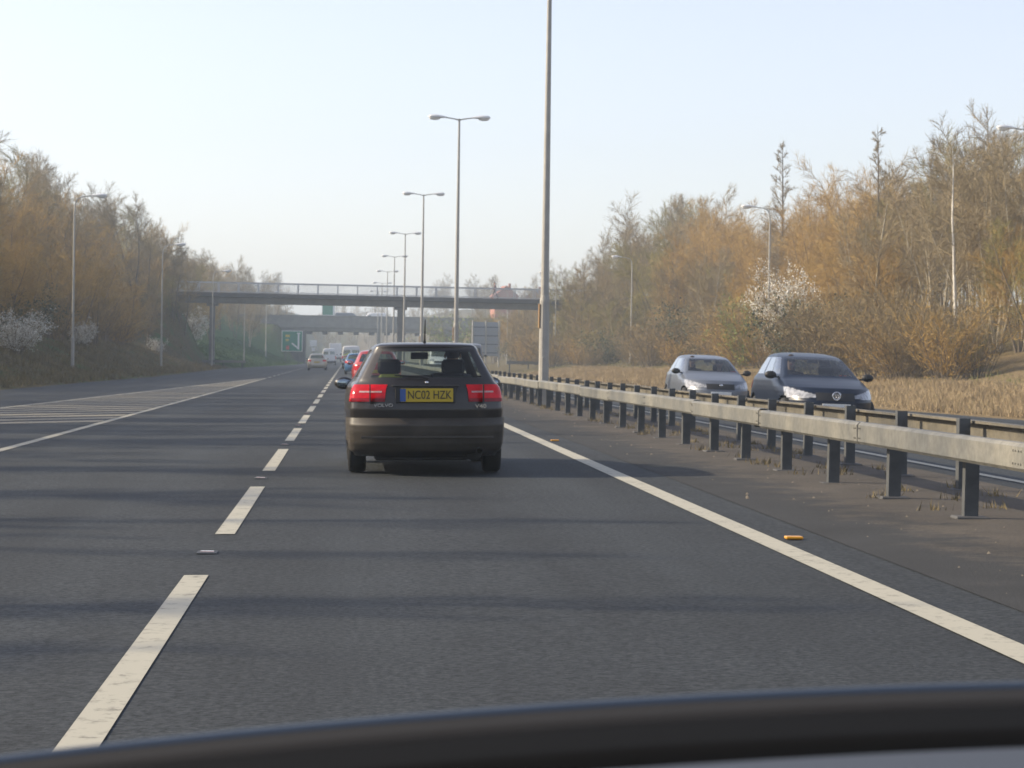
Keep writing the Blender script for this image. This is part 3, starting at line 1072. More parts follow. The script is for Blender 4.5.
sg = thing('road_sign', 'large grey sign seen from behind on pale posts beside the oncoming carriageway', 'road sign', (16.9, 283, tz(16.9, 283)), 0)
b0 = 1.5
for k in range(7):
    MB().box(-1.75, 1.75, -0.02, 0.02, b0 + k * 0.6, b0 + k * 0.6 + 0.59, 0.006).build('panel', 'sign_back', sg)
for x in (-1.62, 0.0, 1.62):
    post_mb(x, -0.12, -0.5, b0 + 4.35, 0.11).build('post', 'lamp_pole', sg)
for k in range(4):
    MB().box(-1.75, 1.75, -0.06, -0.021, b0 + .35 + 1.05 * k, b0 + .45 + 1.05 * k).build('rail', 'galv_post', sg)

sg = thing('road_sign', 'green sign with a white edge standing above the far road bridge', 'road sign', (-3.6, 412, 6.56), 0)
MB().box(-1.15, 1.15, -0.03, 0.03, 1.9, 3.75, 0.01).build('panel', 'sign_white', sg)
MB().box(-1.06, 0.8, -0.045, -0.031, 2.0, 3.65).build('field', 'sign_green', sg)
for x in (-0.8, 0.8):
    post_mb(x, 0.10, -0.3, 3.6).build('post', 'galv_post', sg)
sg = thing('road_sign', 'small pale sign low on the left beneath the far road bridge', 'road sign', (-6.6, 440, tz(-6.6, 440)), 0)
MB().box(-0.65, 0.65, -0.03, 0.03, 3.1, 4.3, 0.01).build('panel', 'sign_white', sg)
MB().box(-0.3, 0.3, -0.03, 0.03, 2.2, 2.9, 0.01).build('plate', 'sign_white', sg)
post_mb(0, 0.10, -0.5, 4.2).build('post', 'galv_post', sg)

# ------------------------------------------------------------------ houses beyond
def house(name, label, x, y, w, d, hw, hr, wall, roof, rz):
    t = thing(name, label, 'house', (x, y, 10.1), rz)
    m = MB()
    m.prism([(-w / 2, -9), (w / 2, -9), (w / 2, hw), (0, hw + hr), (-w / 2, hw)], 'y', -d / 2, d / 2)
    wl = m.build('wall', wall, t)
    for s in (-1, 1):
        r_ = MB()
        k = 0.35
        r_.prism([(0, hw + hr + .02), (s * (w / 2 + k), hw - hr * k * 2 / w), (s * (w / 2 + k), hw - hr * k * 2 / w + .16), (0, hw + hr + .2)], 'y', -d / 2 - .3, d / 2 + .3)
        rr = r_.build('roof', roof, t)
    MB().box(w * .18, w * .18 + .7, -0.5, 0.5, hw + hr * .4, hw + hr + 1.0).build('chimney', wall, t)
    for fx in (-w * .25, w * .25):
        for fz in (1.2, 3.8):
            f = MB().box(fx - .55, fx + .55, -d / 2 - .06, -d / 2 - .003, fz, fz + 1.2).build('window', 'sign_white', t)
            MB().box(fx - .46, fx + .46, -d / 2 - .075, -d / 2 - .061, fz + .09, fz + 1.11).build('pane', 'black', f)
    t.scale = (.62, .62, .62)
    return t
house('house', 'red brick house with a red tiled roof beyond the footbridge walker', 30.5, 452, 7.5, 9, 5.6, 3.0, 'brick', 'tile', 0.1)
house('house', 'brick house with a blue grey roof beside the red roofed house', 37.5, 462, 5.5, 9, 5.6, 2.6, 'brick', 'slate', -0.2)

# ------------------------------------------------------------------ vegetation
def rand_perp(d, r):
    a = np.array([r.gauss(0, 1), r.gauss(0, 1), r.gauss(0, 1)])
    a -= d * a.dot(d)
    n = np.linalg.norm(a)
    return a / n if n > 1e-6 else np.array([1.0, 0, 0])

class Plant:
    """collects tapered woody segments (prisms) and fine twigs (slim blades)"""
    def __init__(self, seed):
        self.r = random.Random(seed)
        self.wood = [[], []]         # per part: (p0,p1,r0,r1)
        self.twigs = []              # (p0, p1, width)
        self.pts = []                # tips for leaves / flowers

    def limb(self, p, d, L, r0, r1, n, wob, grav, part):
        pts = [np.array(p, float)]
        d = np.array(d, float)
        d /= np.linalg.norm(d)
        dirs = [d]
        for k in range(n):
            d = d + rand_perp(d, self.r) * wob + np.array([0, 0, grav])
            d /= np.linalg.norm(d)
            pts.append(pts[-1] + d * (L / n))
            dirs.append(d)
            if part is not None:
                ra = r0 + (r1 - r0) * k / n
                rb_ = r0 + (r1 - r0) * (k + 1) / n
                self.wood[part].append((pts[-2], pts[-1], ra, rb_))
        return pts, dirs

    def sprout(self, pts, dirs, t, ang):
        f = t * (len(pts) - 1)
        k = min(int(f), len(pts) - 2)
        p = pts[k] + (pts[k + 1] - pts[k]) * (f - k)
        d = dirs[k + 1]
        return p, d * math.cos(ang) + rand_perp(d, self.r) * math.sin(ang)

    def twig(self, p, d, L, w, grav=0.0):
        d = d / np.linalg.norm(d)
        m = p + d * L * .5
        d2 = d + rand_perp(d, self.r) * .25 + np.array([0, 0, grav])
        d2 /= np.linalg.norm(d2)
        e = m + d2 * L * .5
        self.twigs.append((p, m, w))
        self.twigs.append((m, e, w * .7))
        self.pts.append(e)
        return e

    def wood_mesh(self, part, name, sides=5):
        segs = self.wood[part]
        if not segs:
            return None
        p0 = np.array([s[0] for s in segs]); p1 = np.array([s[1] for s in segs])
        r0 = np.array([s[2] for s in segs]); r1 = np.array([s[3] for s in segs])
        t = p1 - p0
        t /= np.linalg.norm(t, axis=1)[:, None]
        ref = np.where(np.abs(t[:, 2:3]) < .9, np.array([[0, 0, 1.0]]), np.array([[0, 1.0, 0]]))
        a = np.cross(t, ref); a /= np.linalg.norm(a, axis=1)[:, None]
        b = np.cross(a, t)
        vs = []
        for (p, rr) in ((p0, r0), (p1, r1)):
            for j in range(sides):
                an = 2 * math.pi * j / sides
                vs.append(p + (a * math.cos(an) + b * math.sin(an)) * rr[:, None])
        V = np.stack(vs, 1).reshape(-1, 3)
        base = np.arange(len(segs)) * 2 * sides
        F = []
        for j in range(sides):
            F.append(np.stack([base + j, base + (j + 1) % sides, base + sides + (j + 1) % sides, base + sides + j], -1))
        F = np.stack(F, 1).reshape(-1)
        me = np_mesh(name, V, F, 4)
        me.polygons.foreach_set('use_smooth', [True] * len(me.polygons))
        return me

    def twig_mesh(self, name, extra=None):
        """twig blades (quads) plus the branches of wood part 1 folded into the same crown"""
        p0 = np.array([s[0] for s in self.twigs]); p1 = np.array([s[1] for s in self.twigs])
        w = np.array([s[2] for s in self.twigs])[:, None]
        rg = np.random.default_rng(self.r.randint(0, 10 ** 6))
        t = p1 - p0
        t /= np.linalg.norm(t, axis=1)[:, None] + 1e-9
        a = np.cross(t, rg.normal(size=p0.shape)); a /= np.linalg.norm(a, axis=1)[:, None] + 1e-9
        V = np.stack([p0 - a * w * .5, p0 + a * w * .5, p1 + a * w * .3, p1 - a * w * .3], 1).reshape(-1, 3)
        n = len(p0)
        F = np.arange(n * 4)
        segs = self.wood[1]
        if segs:
            q0 = np.array([s[0] for s in segs]); q1 = np.array([s[1] for s in segs])
            r0 = np.array([s[2] for s in segs])[:, None]; r1 = np.array([s[3] for s in segs])[:, None]
            t = q1 - q0
            t /= np.linalg.norm(t, axis=1)[:, None]
            a = np.cross(t, np.array([[0.3, 0.2, 0.93]])); a /= np.linalg.norm(a, axis=1)[:, None] + 1e-9
            b = np.cross(a, t)
            cs = [(math.cos(x), math.sin(x)) for x in (0, 2.094, 4.189)]
            vs = [q0 + (a * c + b * s) * r0 for c, s in cs] + [q1 + (a * c + b * s) * r1 for c, s in cs]
            V2 = np.stack(vs, 1).reshape(-1, 3)
            base = len(V) + np.arange(len(segs)) * 6
            F2 = np.stack([np.stack([base + j, base + (j + 1) % 3, base + 3 + (j + 1) % 3, base + 3 + j], -1) for j in range(3)], 1).reshape(-1)
            V = np.concatenate([V, V2])
            F = np.concatenate([F, F2])
        return np_mesh(name, V, F, 4)

    def leaf_mesh(self, name, per, spread, size, keep=1.0):
        rg = np.random.default_rng(self.r.randint(0, 10 ** 6))
        P = np.array(self.pts)
        if keep < 1:
            P = P[rg.random(len(P)) < keep]
        P = np.repeat(P, per, 0) + rg.normal(size=(len(P) * per, 3)) * spread
        a = rg.normal(size=P.shape); a /= np.linalg.norm(a, axis=1)[:, None]
        b = np.cross(a, rg.normal(size=P.shape)); b /= np.linalg.norm(b, axis=1)[:, None]
        s = (size * rg.uniform(.6, 1.4, (len(P), 1)))
        V = np.stack([P - a * s, P + b * s * .55, P + a * s, P - b * s * .55], 1).reshape(-1, 3)
        return np_mesh(name, V, np.arange(len(P) * 4), 4)

def tree_data(kind, seed, H, twig_w=0.016):
    """unit trees of about H metres; kinds: upright, bushy, birch, spire"""
    P = Plant(seed)
    r = P.r
    if kind == 'bushy':
        stems = r.randint(3, 4); lean = .30; n1 = 14; a1 = (.5, 1.0); l1 = .36; start = .16; g1 = .05
    elif kind == 'upright':
        stems = r.randint(2, 3); lean = .13; n1 = 20; a1 = (.45, .95); l1 = .28; start = .18; g1 = .06
    elif kind == 'birch':
        stems = 1; lean = .04; n1 = 30; a1 = (.5, .9); l1 = .26; start = .28; g1 = .03
    else:                                            # spire
        stems = 1; lean = .02; n1 = 46; a1 = (.55, 1.0); l1 = .24; start = .12; g1 = .03
    if kind == 'sapling':
        stems = 7; lean = .20; n1 = 9; a1 = (.3, .7); l1 = .20; start = .35; g1 = .05
    for s in range(stems):
        az = 2 * math.pi * (s + r.random() * .6) / stems
        d = np.array([math.cos(az) * lean, math.sin(az) * lean, 1.0])
        hh = H * (1.0 if s == 0 else r.uniform(.75, .97)) / (1 + lean * .25)
        rad = H * (.0105 if stems > 1 else .012) * (.62 if kind == 'sapling' else 1)
        pts, dirs = P.limb((math.cos(az) * .15 * (stems > 1), math.sin(az) * .15 * (stems > 1), -.3), d, hh, rad, rad * .12, 9, .07 if kind != 'spire' else .02, .02, 0)
        for k in range(n1):
            t = start + (1 - start) * ((k + r.random()) / n1) ** .9
            taper = (1.12 - t) if kind in ('spire',) else (1.08 - t * .5)
            p, dd = P.sprout(pts, dirs, min(t, .99), r.uniform(*a1))
            L1 = H * l1 * taper * r.uniform(.65, 1.1)
            q, e = P.limb(p, dd, L1, rad * .30 * (1.15 - t * .7), rad * .07, 5, .14, g1, 1)
            n2 = 7 if kind in ('spire', 'birch') else 8
            for m in range(n2):
                t2 = .15 + .85 * (m + r.random()) / n2
                p2, d2 = P.sprout(q, e, min(t2, .99), r.uniform(.4, .9))
                L2 = L1 * r.uniform(.28, .55) * (1.2 - .5 * t2)
                q2, e2 = P.limb(p2, d2, L2, .011, .007, 3, .16, .05, 1)
                for h in range(15):
                    p3, d3 = P.sprout(q2, e2, r.random() * .98, r.uniform(.3, .9))
                    P.twig(p3, d3, L2 * r.uniform(.35, .95), twig_w, .04)
                P.twig(q2[-1], e2[-1], L2 * .5, twig_w, .04)
            P.twig(q[-1], e[-1], L1 * .2, twig_w)
        for h in range(14):
            p3, d3 = P.sprout(pts, dirs, r.uniform(.9, .995), r.uniform(.1, .6))
            P.twig(p3, d3, H * r.uniform(.04, .10), twig_w)
    return P

def shrub_data(seed, H, W, twig_w=0.018, stems=30, tw=12, upward=.5):
    P = Plant(seed)
    r = P.r
    for s in range(stems):
        az = r.uniform(0, 6.283)
        k = r.random() ** .6
        d = np.array([math.cos(az) * k * W / H, math.sin(az) * k * W / H, 1.0])
        L = H * r.uniform(.7, 1.05) * (1 + .25 * k)
        pts, dirs = P.limb((math.cos(az) * .25 * W * k, math.sin(az) * .25 * W * k, -.1), d, L, .022, .008, 5, .16, -.02 + .04 * upward, 0)
        for b in range(tw):
            t = .12 + .87 * (b + r.random()) / tw
            p, dd = P.sprout(pts, dirs, min(t, .99), r.uniform(.4, 1.1))
            q2, e2 = P.limb(p, dd, L * r.uniform(.14, .30), .010, .006, 3, .2, .05, 1)
            for h in range(5):
                p3, d3 = P.sprout(q2, e2, r.random() * .98, r.uniform(.3, 1.0))
                P.twig(p3, d3, L * r.uniform(.07, .16), twig_w, .05)
    return P

PROTO = {}
def proto(key, P, bark, crown, sides=6, leaf=None):
    """keep mesh data for one kind of plant"""
    tm = P.wood_mesh(0, 'trunk', sides)
    tm.materials.append(MT[bark])
    cm = P.twig_mesh('crown')
    cm.materials.append(MT[crown])
    d = [('trunk', tm), ('crown', cm)]
    if leaf:
        lm = P.leaf_mesh(leaf[0], *leaf[2:])
        lm.materials.append(MT[leaf[1]])
        d.append((leaf[0], lm))
    PROTO[key] = d

H0 = 10.0
for k in range(3):
    proto('gold%d' % k, tree_data('bushy', 11 + k, H0), 'bark', 'twig_gold')
    proto('brown%d' % k, tree_data('upright', 31 + k, H0), 'bark', 'twig_brown')
for k in range(2):
    proto('grey%d' % k, tree_data('upright', 51 + k, H0, .015), 'bark_pale', 'twig_grey')
    proto('olive%d' % k, tree_data('bushy', 61 + k, H0), 'bark', 'twig_olive')
proto('birch0', tree_data('birch', 71, H0, .013), 'bark_white', 'twig_grey')
proto('birch1', tree_data('birch', 72, H0, .013), 'bark_pale', 'twig_grey')
proto('spire0', tree_data('spire', 81, H0, .010), 'bark', 'twig_brown')
for k in range(2):
    proto('sapling%d' % k, tree_data('sapling', 86 + k, H0, .013), 'bark_pale', 'twig_grey')
for k in range(3):
    proto('shrub%d' % k, shrub_data(91 + k, 3.0, 2.3), 'bark', 'twig_brown', 4)
proto('shrubg', shrub_data(96, 3.0, 2.3), 'bark', 'twig_gold', 4)
proto('blossom0', shrub_data(101, 3.0, 2.0, .02, 26, 9), 'bark', 'twig_brown', 4, ('blossom', 'blossom', 8, .11, .040, 1.0))
proto('blossom1', shrub_data(102, 3.0, 2.0, .02, 22, 8), 'bark', 'twig_brown', 4, ('blossom', 'blossom', 11, .09, .038, 1.0))
proto('leafy0', shrub_data(105, 3.0, 2.2, .02, 26, 9), 'bark', 'twig_olive', 4, ('foliage', 'leaf_green', 3, .09, .06, .8))
proto('ivy0', shrub_data(106, 3.0, 2.4, .02, 26, 9), 'bark', 'twig_brown', 4, ('foliage', 'ivy', 4, .10, .07, .9))

def plant(key, x, y, scale, name, label, cat, group=None, rz=None, sz=None):
    t = thing(name, label, cat, (x, y, tz(x, y) - 0.05), rnd.uniform(0, 6.28) if rz is None else rz, group)
    t.scale = (scale, scale, sz if sz else scale)
    for nm, me in PROTO[key]:
        link_mesh(nm, me, None, t)
    return t

R_ = random.Random(17)
# how high the woods stand along each bank: (bearing x/y, slope of the line of sight to the tree tops)
OUT_R = [(.095, .036), (.105, .043), (.113, .052), (.122, .062), (.135, .071), (.148, .079), (.156, .081), (.165, .074), (.172, .070), (.185, .070), (.195, .072), (.206, .083), (.22, .088), (.235, .094), (.25, .092), (.262, .102), (.275, .112), (.295, .116), (.33, .115)]
OUT_L = [(-.19, .098), (-.151, .088), (-.137, .084), (-.125, .077), (-.112, .070), (-.095, .058), (-.082, .052), (-.064, .042), (-.053, .035), (-.045, .031)]
def out_r(b):
    return float(np.interp(b, [p[0] for p in OUT_R], [p[1] for p in OUT_R]))
def out_l(b):
    return float(np.interp(b, [p[0] for p in OUT_L], [p[1] for p in OUT_L]))

LAB = {
    'sapl': ('clump of slim pale bare stems in the wood on the right-hand bank', 'clump of slim pale bare stems beside the left verge'),
    'gold': ('golden-twigged bare tree in the wood on the right-hand bank', 'golden-twigged bare tree in the shaded wood on the left bank'),
    'brow': ('bare tree with brown twigs in the wood on the right-hand bank', 'bare tree with brown twigs in the wood on the left bank'),
    'grey': ('pale-stemmed bare tree with grey twigs in the wood on the right-hand bank', 'pale-stemmed bare tree with grey twigs in the wood on the left bank'),
    'oliv': ('bare tree with greenish budding twigs in the wood on the right-hand bank', 'bare tree with greenish budding twigs in the wood on the left bank'),
}
def wood_tree(side, x, y, H, keys):
    k = R_.choice(keys)
    s = H / H0
    lab = LAB[k[:4]][0 if side > 0 else 1]
    plant(k, x, y, s * R_.uniform(.92, 1.08), 'bare_tree', lab, 'tree', 'trees in the wood on the %s bank' % ('right-hand' if side > 0 else 'left'), sz=s)

# right-hand wood: three rows
kr = ['gold0', 'gold1', 'gold2', 'brown0', 'brown1', 'brown2', 'grey0', 'grey1', 'olive0', 'olive1']
for row, (x0, step, frac) in enumerate(((28.0, 4.0, .60), (33.5, 4.0, .83), (39.5, 4.2, 1.0))):
    y = 92 + row * 12
    while y < 330:
        x = x0 + R_.uniform(-1.6, 1.6) - (4.0 if y > 200 else 0) - (2.5 if y > 260 else 0)
        b = x / y
        ztop = EYE + out_r(b) * y - tz(0, 0) - 0.0157 * x * 0.5
        H = (ztop - tz(x, y)) * frac * R_.uniform(.88, 1.04)
        keys = kr
        if b > .245:
            keys = ['gold0', 'gold2', 'grey0', 'grey1', 'brown1', 'olive0', 'olive1', 'brown2']
        elif b > .16:
            keys = ['gold0', 'gold1', 'gold2', 'gold0', 'gold1', 'grey0']
        elif b < .15:
            keys = ['brown0', 'brown1', 'brown2', 'grey0', 'olive1', 'olive0', 'brown1']
        if H > 3.5 and not (abs(y - FB) < 3 and x < 27) and not (row == 0 and 98 < y < 110):
            wood_tree(1, x, y, min(H, 17), keys)
        y += step * R_.uniform(.8, 1.25) * (1 + (y - 92) / 260)

# left wood
for row, (x0, step, frac) in enumerate(((-20.0, 4.0, .58), (-25.0, 4.0, .83), (-30.5, 4.2, 1.0))):
    y = 96 + row * 8
    while y < 345:
        x = x0 + R_.uniform(-1.6, 1.6) + (3.0 if y > 250 else 0)
        b = x / y
        ztop = EYE + out_l(b) * y
        H = (ztop - tz(x, y)) * frac * R_.uniform(.88, 1.04)
        if H > 3.5 and not (abs(y - FB) < 3 and x > -19) and not (y > 246 and x > -22 and row == 0):
            wood_tree(-1, x, y, min(H, 19), ['brown0', 'brown1', 'brown2', 'gold0', 'gold1', 'gold2', 'gold0', 'olive1'] if y < 200 else ['brown0', 'brown1', 'brown2', 'olive0', 'grey0', 'gold2'])  # many golden trees nearer by: sunlight on the tops put into the twig colour
        y += step * R_.uniform(.8, 1.25) * (1 + (y - 92) / 260)
# the same wood goes on beside the camera; its shadow lies across the road
y = -12
while y < 100:
    x = -19 + R_.uniform(-5, 1.0)
    wood_tree(-1, x, y, R_.uniform(8.5, 12) if y > 34 else R_.uniform(8.0, 10.5), ['brown0', 'brown1', 'gold0', 'grey1'] if y > 34 else ['grey0', 'grey1', 'sapling0', 'sapling1'])
    y += R_.uniform(3.2, 5.5)

# beyond the footbridge: hazy trees left and right
for k in range(22):
    y = R_.uniform(262, 395)
    x = R_.uniform(17.5, 40) if y < 385 else R_.uniform(20, 40)
    if abs(x - 16.9) < 3 and y < 300:
        continue
    plant(R_.choice(['brown0', 'brown1', 'gold1', 'olive0', 'grey0']), x, y, R_.uniform(.42, .72), 'bare_tree', 'hazy bare tree beyond the footbridge on the right of the road', 'tree', 'trees beyond the footbridge, right')
for k in range(30):
    y = R_.uniform(262, 395)
    x = R_.uniform(-34, -15)
    plant(R_.choice(['brown0', 'brown1', 'brown2', 'grey1', 'gold0']), x, y, R_.uniform(.7, 1.05), 'bare_tree', 'hazy bare tree beyond the footbridge on the left of the road', 'tree', 'trees beyond the footbridge, left')
for k in range(34):
    y = R_.uniform(420, 540)
    x = R_.choice([R_.uniform(-46, -10), R_.uniform(17, 48), R_.uniform(-34, -9)])
    if abs(x - 32) < 7 and y < 470:
        continue
    plant(R_.choice(['brown0', 'brown1', 'brown2', 'grey1']), x, y, R_.uniform(.8, 1.25), 'bare_tree', 'far bare tree fading in the haze beyond the road bridge', 'tree', 'far trees beyond the road bridge')
for k in range(44):
    y = R_.uniform(640, 760)
    x = R_.uniform(-50, 45)
    plant(R_.choice(['brown0', 'brown1', 'brown2']), x, y, R_.uniform(.9, 1.3), 'bare_tree', 'very far bare tree closing the view at the end of the road', 'tree', 'trees closing the view')

# trees that close in on both ends of the footbridge
for x, yy, hh in ((-17.4, 231, 8.2), (-19.2, 226, 9.5), (-16.6, 234.5, 7.2), (-21.5, 233, 10.5), (-24.0, 228, 11.5)):
    wood_tree(-1, x, yy, hh, ['brown0', 'brown1', 'brown2'])
for x, yy, hh in ((24.2, 229, 7.5), (26.2, 233, 9.0), (25.4, 223, 8.0), (28.5, 230, 10.0), (27.0, 219, 8.6), (22.7, 233, 8.6), (23.2, 227, 9.4), (22.6, 221, 8.8), (24.4, 236, 9.6)):
    wood_tree(1, x, yy, hh, ['brown0', 'olive0', 'brown2'])
for x, yy, hh in ((20.5, 352, .68), (23.0, 360, .72), (25.5, 356, .74), (28.0, 364, .76), (31.0, 358, .78), (22.0, 372, .78), (27.0, 376, .80), (33.0, 374, .84)):
    plant(R_.choice(['brown0', 'brown1', 'olive0']), x, yy, hh, 'bare_tree', 'hazy bare tree beyond the footbridge on the right of the road', 'tree', 'trees beyond the footbridge, right')
# landmarks
plant('spire0', 36.4, 193, 1.60, 'bare_tree', 'dark slender bare tree whose pointed top rises clear of the right-hand wood', 'tree')
plant('spire0', 33.0, 142.5, 1.30, 'bare_tree', 'narrow pointed bare tree above the golden thicket right of centre of the right-hand wood', 'tree')
plant('birch0', 26.6, 99.5, 1.0, 'birch_tree', 'tall birch with a bright white trunk near the right edge of the photograph', 'birch')
plant('birch1', 26.2, 114.0, .98, 'birch_tree', 'shorter birch with a pale broken trunk left of the white birch', 'birch')
plant('birch1', 28.7, 100.0, .98, 'birch_tree', 'slim pale birch closest to the right edge of the photograph', 'birch')
plant('grey1', 29.6, 105.5, 1.0, 'bare_tree', 'many-stemmed pale bare tree at the right edge beside the white birch', 'tree')
for k, (x, yy, sc) in enumerate(((28.2, 98.5, .92), (28.8, 103.5, .98), (28.0, 108.5, .90), (28.6, 114, .92), (27.8, 121, .85), (29.4, 97.5, .95))):
    plant('sapling%d' % (k % 2), x, yy, sc, 'sapling_clump', 'clump of slim pale bare stems at the front of the right-hand wood', 'tree', 'sapling clumps at the front of the right-hand wood')
plant('blossom0', 24.5, 127.0, .94, 'blossom_bush', 'large bush covered in white blossom behind the lamp column on the right', 'bush', None, None, 1.55)
plant('blossom1', 23.6, 117, .48, 'blossom_bush', 'small white blossoming bush above the roof of the dark blue car', 'bush')
plant('blossom1', 24.6, 262, 1.2, 'blossom_bush', 'small whitish blossoming bush by the right end of the footbridge', 'bush')
plant('blossom0', -17.4, 121.5, .80, 'blossom_bush', 'white blossoming bush at the left edge of the photograph under the shaded wood', 'bush', None, None, .60)
plant('blossom1', -18.3, 160, .5, 'blossom_bush', 'dim white blossoming bush between the two nearest left lamp columns', 'bush')
plant('blossom1', -17.6, 214, .4, 'blossom_bush', 'dim blossoming bush beneath the left end of the footbridge', 'bush')
plant('blossom1', -18.5, 270, 1.1, 'blossom_bush', 'faint blossoming bush on the green bank beyond the left bridge pier', 'bush')
plant('leafy0', 25.2, 92.5, 0.55, 'leafy_bush', 'low bush in fresh green leaf at the edge of the dry grass on the right', 'bush')
plant('leafy0', 22.6, 129.5, .62, 'leafy_bush', 'fresh green bush just left of the large white blossom', 'bush', None, None, 1.2)
plant('leafy0', 15.8, 330, 2.1, 'leafy_tree', 'bright green small tree beyond the footbridge above the black estate car', 'tree')

# understorey thickets at the foot of both woods
for side in (1, -1):
    y = 88.0 if side > 0 else 92.0
    while y < 300:
        for rep in range(2):
            x = side * R_.uniform(22.2, 27.5) if side > 0 else -R_.uniform(19.0, 24.0)
            if side > 0 and y > 190:
                x -= 2.0
            k = R_.choice(['shrub0', 'shrub1', 'shrub2', 'shrubg', 'shrubg'] + (['ivy0'] if R_.random() < .5 else []))
            if (side < 0 and y > 245 and x > -18.2) or abs(y - FB) < 5:
                continue
            lb = 'tangled bare thicket bush at the foot of the %s wood' % ('right-hand' if side > 0 else 'left')
            if k == 'ivy0':
                lb = 'dark evergreen bush at the foot of the %s wood' % ('right-hand' if side > 0 else 'left')
            plant(k, x, y + R_.uniform(-2, 2), R_.uniform(.65, 1.25), 'bush', lb, 'bush', 'bushes at the foot of the %s wood' % ('right-hand' if side > 0 else 'left'))
        y += R_.uniform(2.6, 4.6) * (1 + (y > 180))

# grass and weeds on the verges: uncountable
def blades(name, label, pts, h, w, m, seed):
    rg = np.random.default_rng(seed)
    n = len(pts)
    P = np.array(pts)
    az = rg.uniform(0, 6.283, n)
    a = np.stack([np.cos(az), np.sin(az), np.zeros(n)], -1)
    lean = rg.normal(0, .35, (n, 2))
    hh = h * rg.uniform(.35, 1.25, n)
    ww = (w * rg.uniform(.6, 1.4, n))[:, None]
    T = P + np.stack([lean[:, 0] * hh, lean[:, 1] * hh, hh], -1)
    V = np.stack([P - a * ww, P + a * ww, T], 1).reshape(-1, 3)
    o = link_mesh(name, np_mesh(name, V, np.arange(n * 3), 3), m)
    return tag(o, label, kind='stuff')

def scatter(n, xf, y0, y1, seed, power=1.5, clump=0.5):
    rg = np.random.default_rng(seed)
    y = y0 + (y1 - y0) * rg.random(n) ** power
    lo, hi = xf(y)
    x = lo + (hi - lo) * rg.random(n)
    k = np.sin(x * 1.9 + 2 * np.sin(y * .7)) * np.sin(y * 1.3 + x * .6) + rg.normal(0, .6, n)
    keep = k > clump - 1
    x, y = x[keep], y[keep]
    z = terrain(x, y) - 0.05
    return np.stack([x, y, z], -1)

blades('dry_grass', 'tall dry straw-coloured grass along the right-hand verge', scatter(170000, lambda y: (right_edge(y) + .35, right_edge(y) + 5.5), 55, 210, 1), .25, .012, 'straw', 2)
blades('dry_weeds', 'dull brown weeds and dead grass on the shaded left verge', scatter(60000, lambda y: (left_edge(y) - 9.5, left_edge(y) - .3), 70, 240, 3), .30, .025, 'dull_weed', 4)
blades('grass', 'green grass on the left bank beyond the footbridge', scatter(26000, lambda y: (left_edge(y) - 10, left_edge(y) - .3), 246, 400, 5, 1.2), .25, .04, 'grass_green', 6)

def reserve_tufts(n, seed):
    rg = np.random.default_rng(seed)
    c = np.stack([rg.choice([4.86, 5.91, 5.4], 150) + rg.normal(0, .10, 150), 9 + 90 * rg.random(150) ** 1.3], -1)
    k = rg.integers(0, 150, n)
    x = np.clip(c[k, 0] + rg.normal(0, .06, n), 4.2, 6.5)
    y = c[k, 1] + rg.normal(0, .10, n)
    return np.stack([x, y, road_z(x) + .002], -1)
blades('weeds', 'small dead weeds growing at the feet of the barrier posts', reserve_tufts(3500, 8), .085, .006, 'dull_weed', 9)
blades('grass', 'green and yellowish grass tufts among the dry grass of the right-hand verge', scatter(26000, lambda y: (right_edge(y) + .6, right_edge(y) + 9), 55, 230, 11, 1.4, .95), .20, .012, 'olive_grass', 12)

# ------------------------------------------------------------------ people
def skin_body(name, V, E, assign, parent, sub=2):
    """V: name -> ((x,y,z), radius); the first one is the root. One continuous surface."""
    names = list(V)
    me = bpy.data.meshes.new(name)
    me.from_pydata([V[n][0] for n in names], [(names.index(a), names.index(b)) for a, b in E], [])
    o = bpy.data.objects.new(name, me)
    COL.objects.link(o)
    sk = o.modifiers.new('skin', 'SKIN')
    sk.use_smooth_shade = True
    for i, n in enumerate(names):
        d = me.skin_vertices[0].data[i]
        r = V[n][1]
        d.radius = (r, r) if not isinstance(r, tuple) else r
        d.use_root = (i == 0)
    ss = o.modifiers.new('sub', 'SUBSURF')
    ss.levels = ss.render_levels = sub
    bpy.context.view_layer.update()
    dg = bpy.context.evaluated_depsgraph_get()
    m2 = bpy.data.meshes.new_from_object(o.evaluated_get(dg))
    bpy.data.objects.remove(o)
    m2.materials.clear()
    mats = []
    for p in m2.polygons:
        k = assign(p.center)
        if k not in mats:
            mats.append(k)
            m2.materials.append(MT[k])
        p.material_index = mats.index(k)
        p.use_smooth = True
    m2.name = name
    ob = bpy.data.objects.new(name, m2)
    COL.objects.link(ob)
    ob.parent = parent
    return ob

def hand_bones(V, E, side, wrist, palm, fwd, up):
    s = 'R' if side > 0 else 'L'
    V['palm' + s] = (palm, .026)
    E.append(('wrist' + s, 'palm' + s))
    f = Vector(fwd).normalized(); u = Vector(up).normalized(); w = f.cross(u)
    for k, (o, L) in enumerate(((-.030, .060), (-.010, .070), (.010, .066), (.029, .052))):
        a = Vector(palm) + f * .035 + w * o
        b = a + f * L * .55 + u * -.012
        c = b + f * L * .35 + u * -.03
        for t, q, r in (('a', a, .011), ('b', b, .009), ('c', c, .007)):
            V['f%d%s%s' % (k, t, s)] = (tuple(q), r)
        E += [('palm' + s, 'f%da%s' % (k, s)), ('f%da%s' % (k, s), 'f%db%s' % (k, s)), ('f%db%s' % (k, s), 'f%dc%s' % (k, s))]
    a = Vector(palm) - w * .035 * side * -1 + f * .01
    b = a + f * .035 - w * .02 * side * -1
    V['t0' + s] = (tuple(a), .012)
    V['t1' + s] = (tuple(b), .009)
    E += [('palm' + s, 't0' + s), ('t0' + s, 't1' + s)]

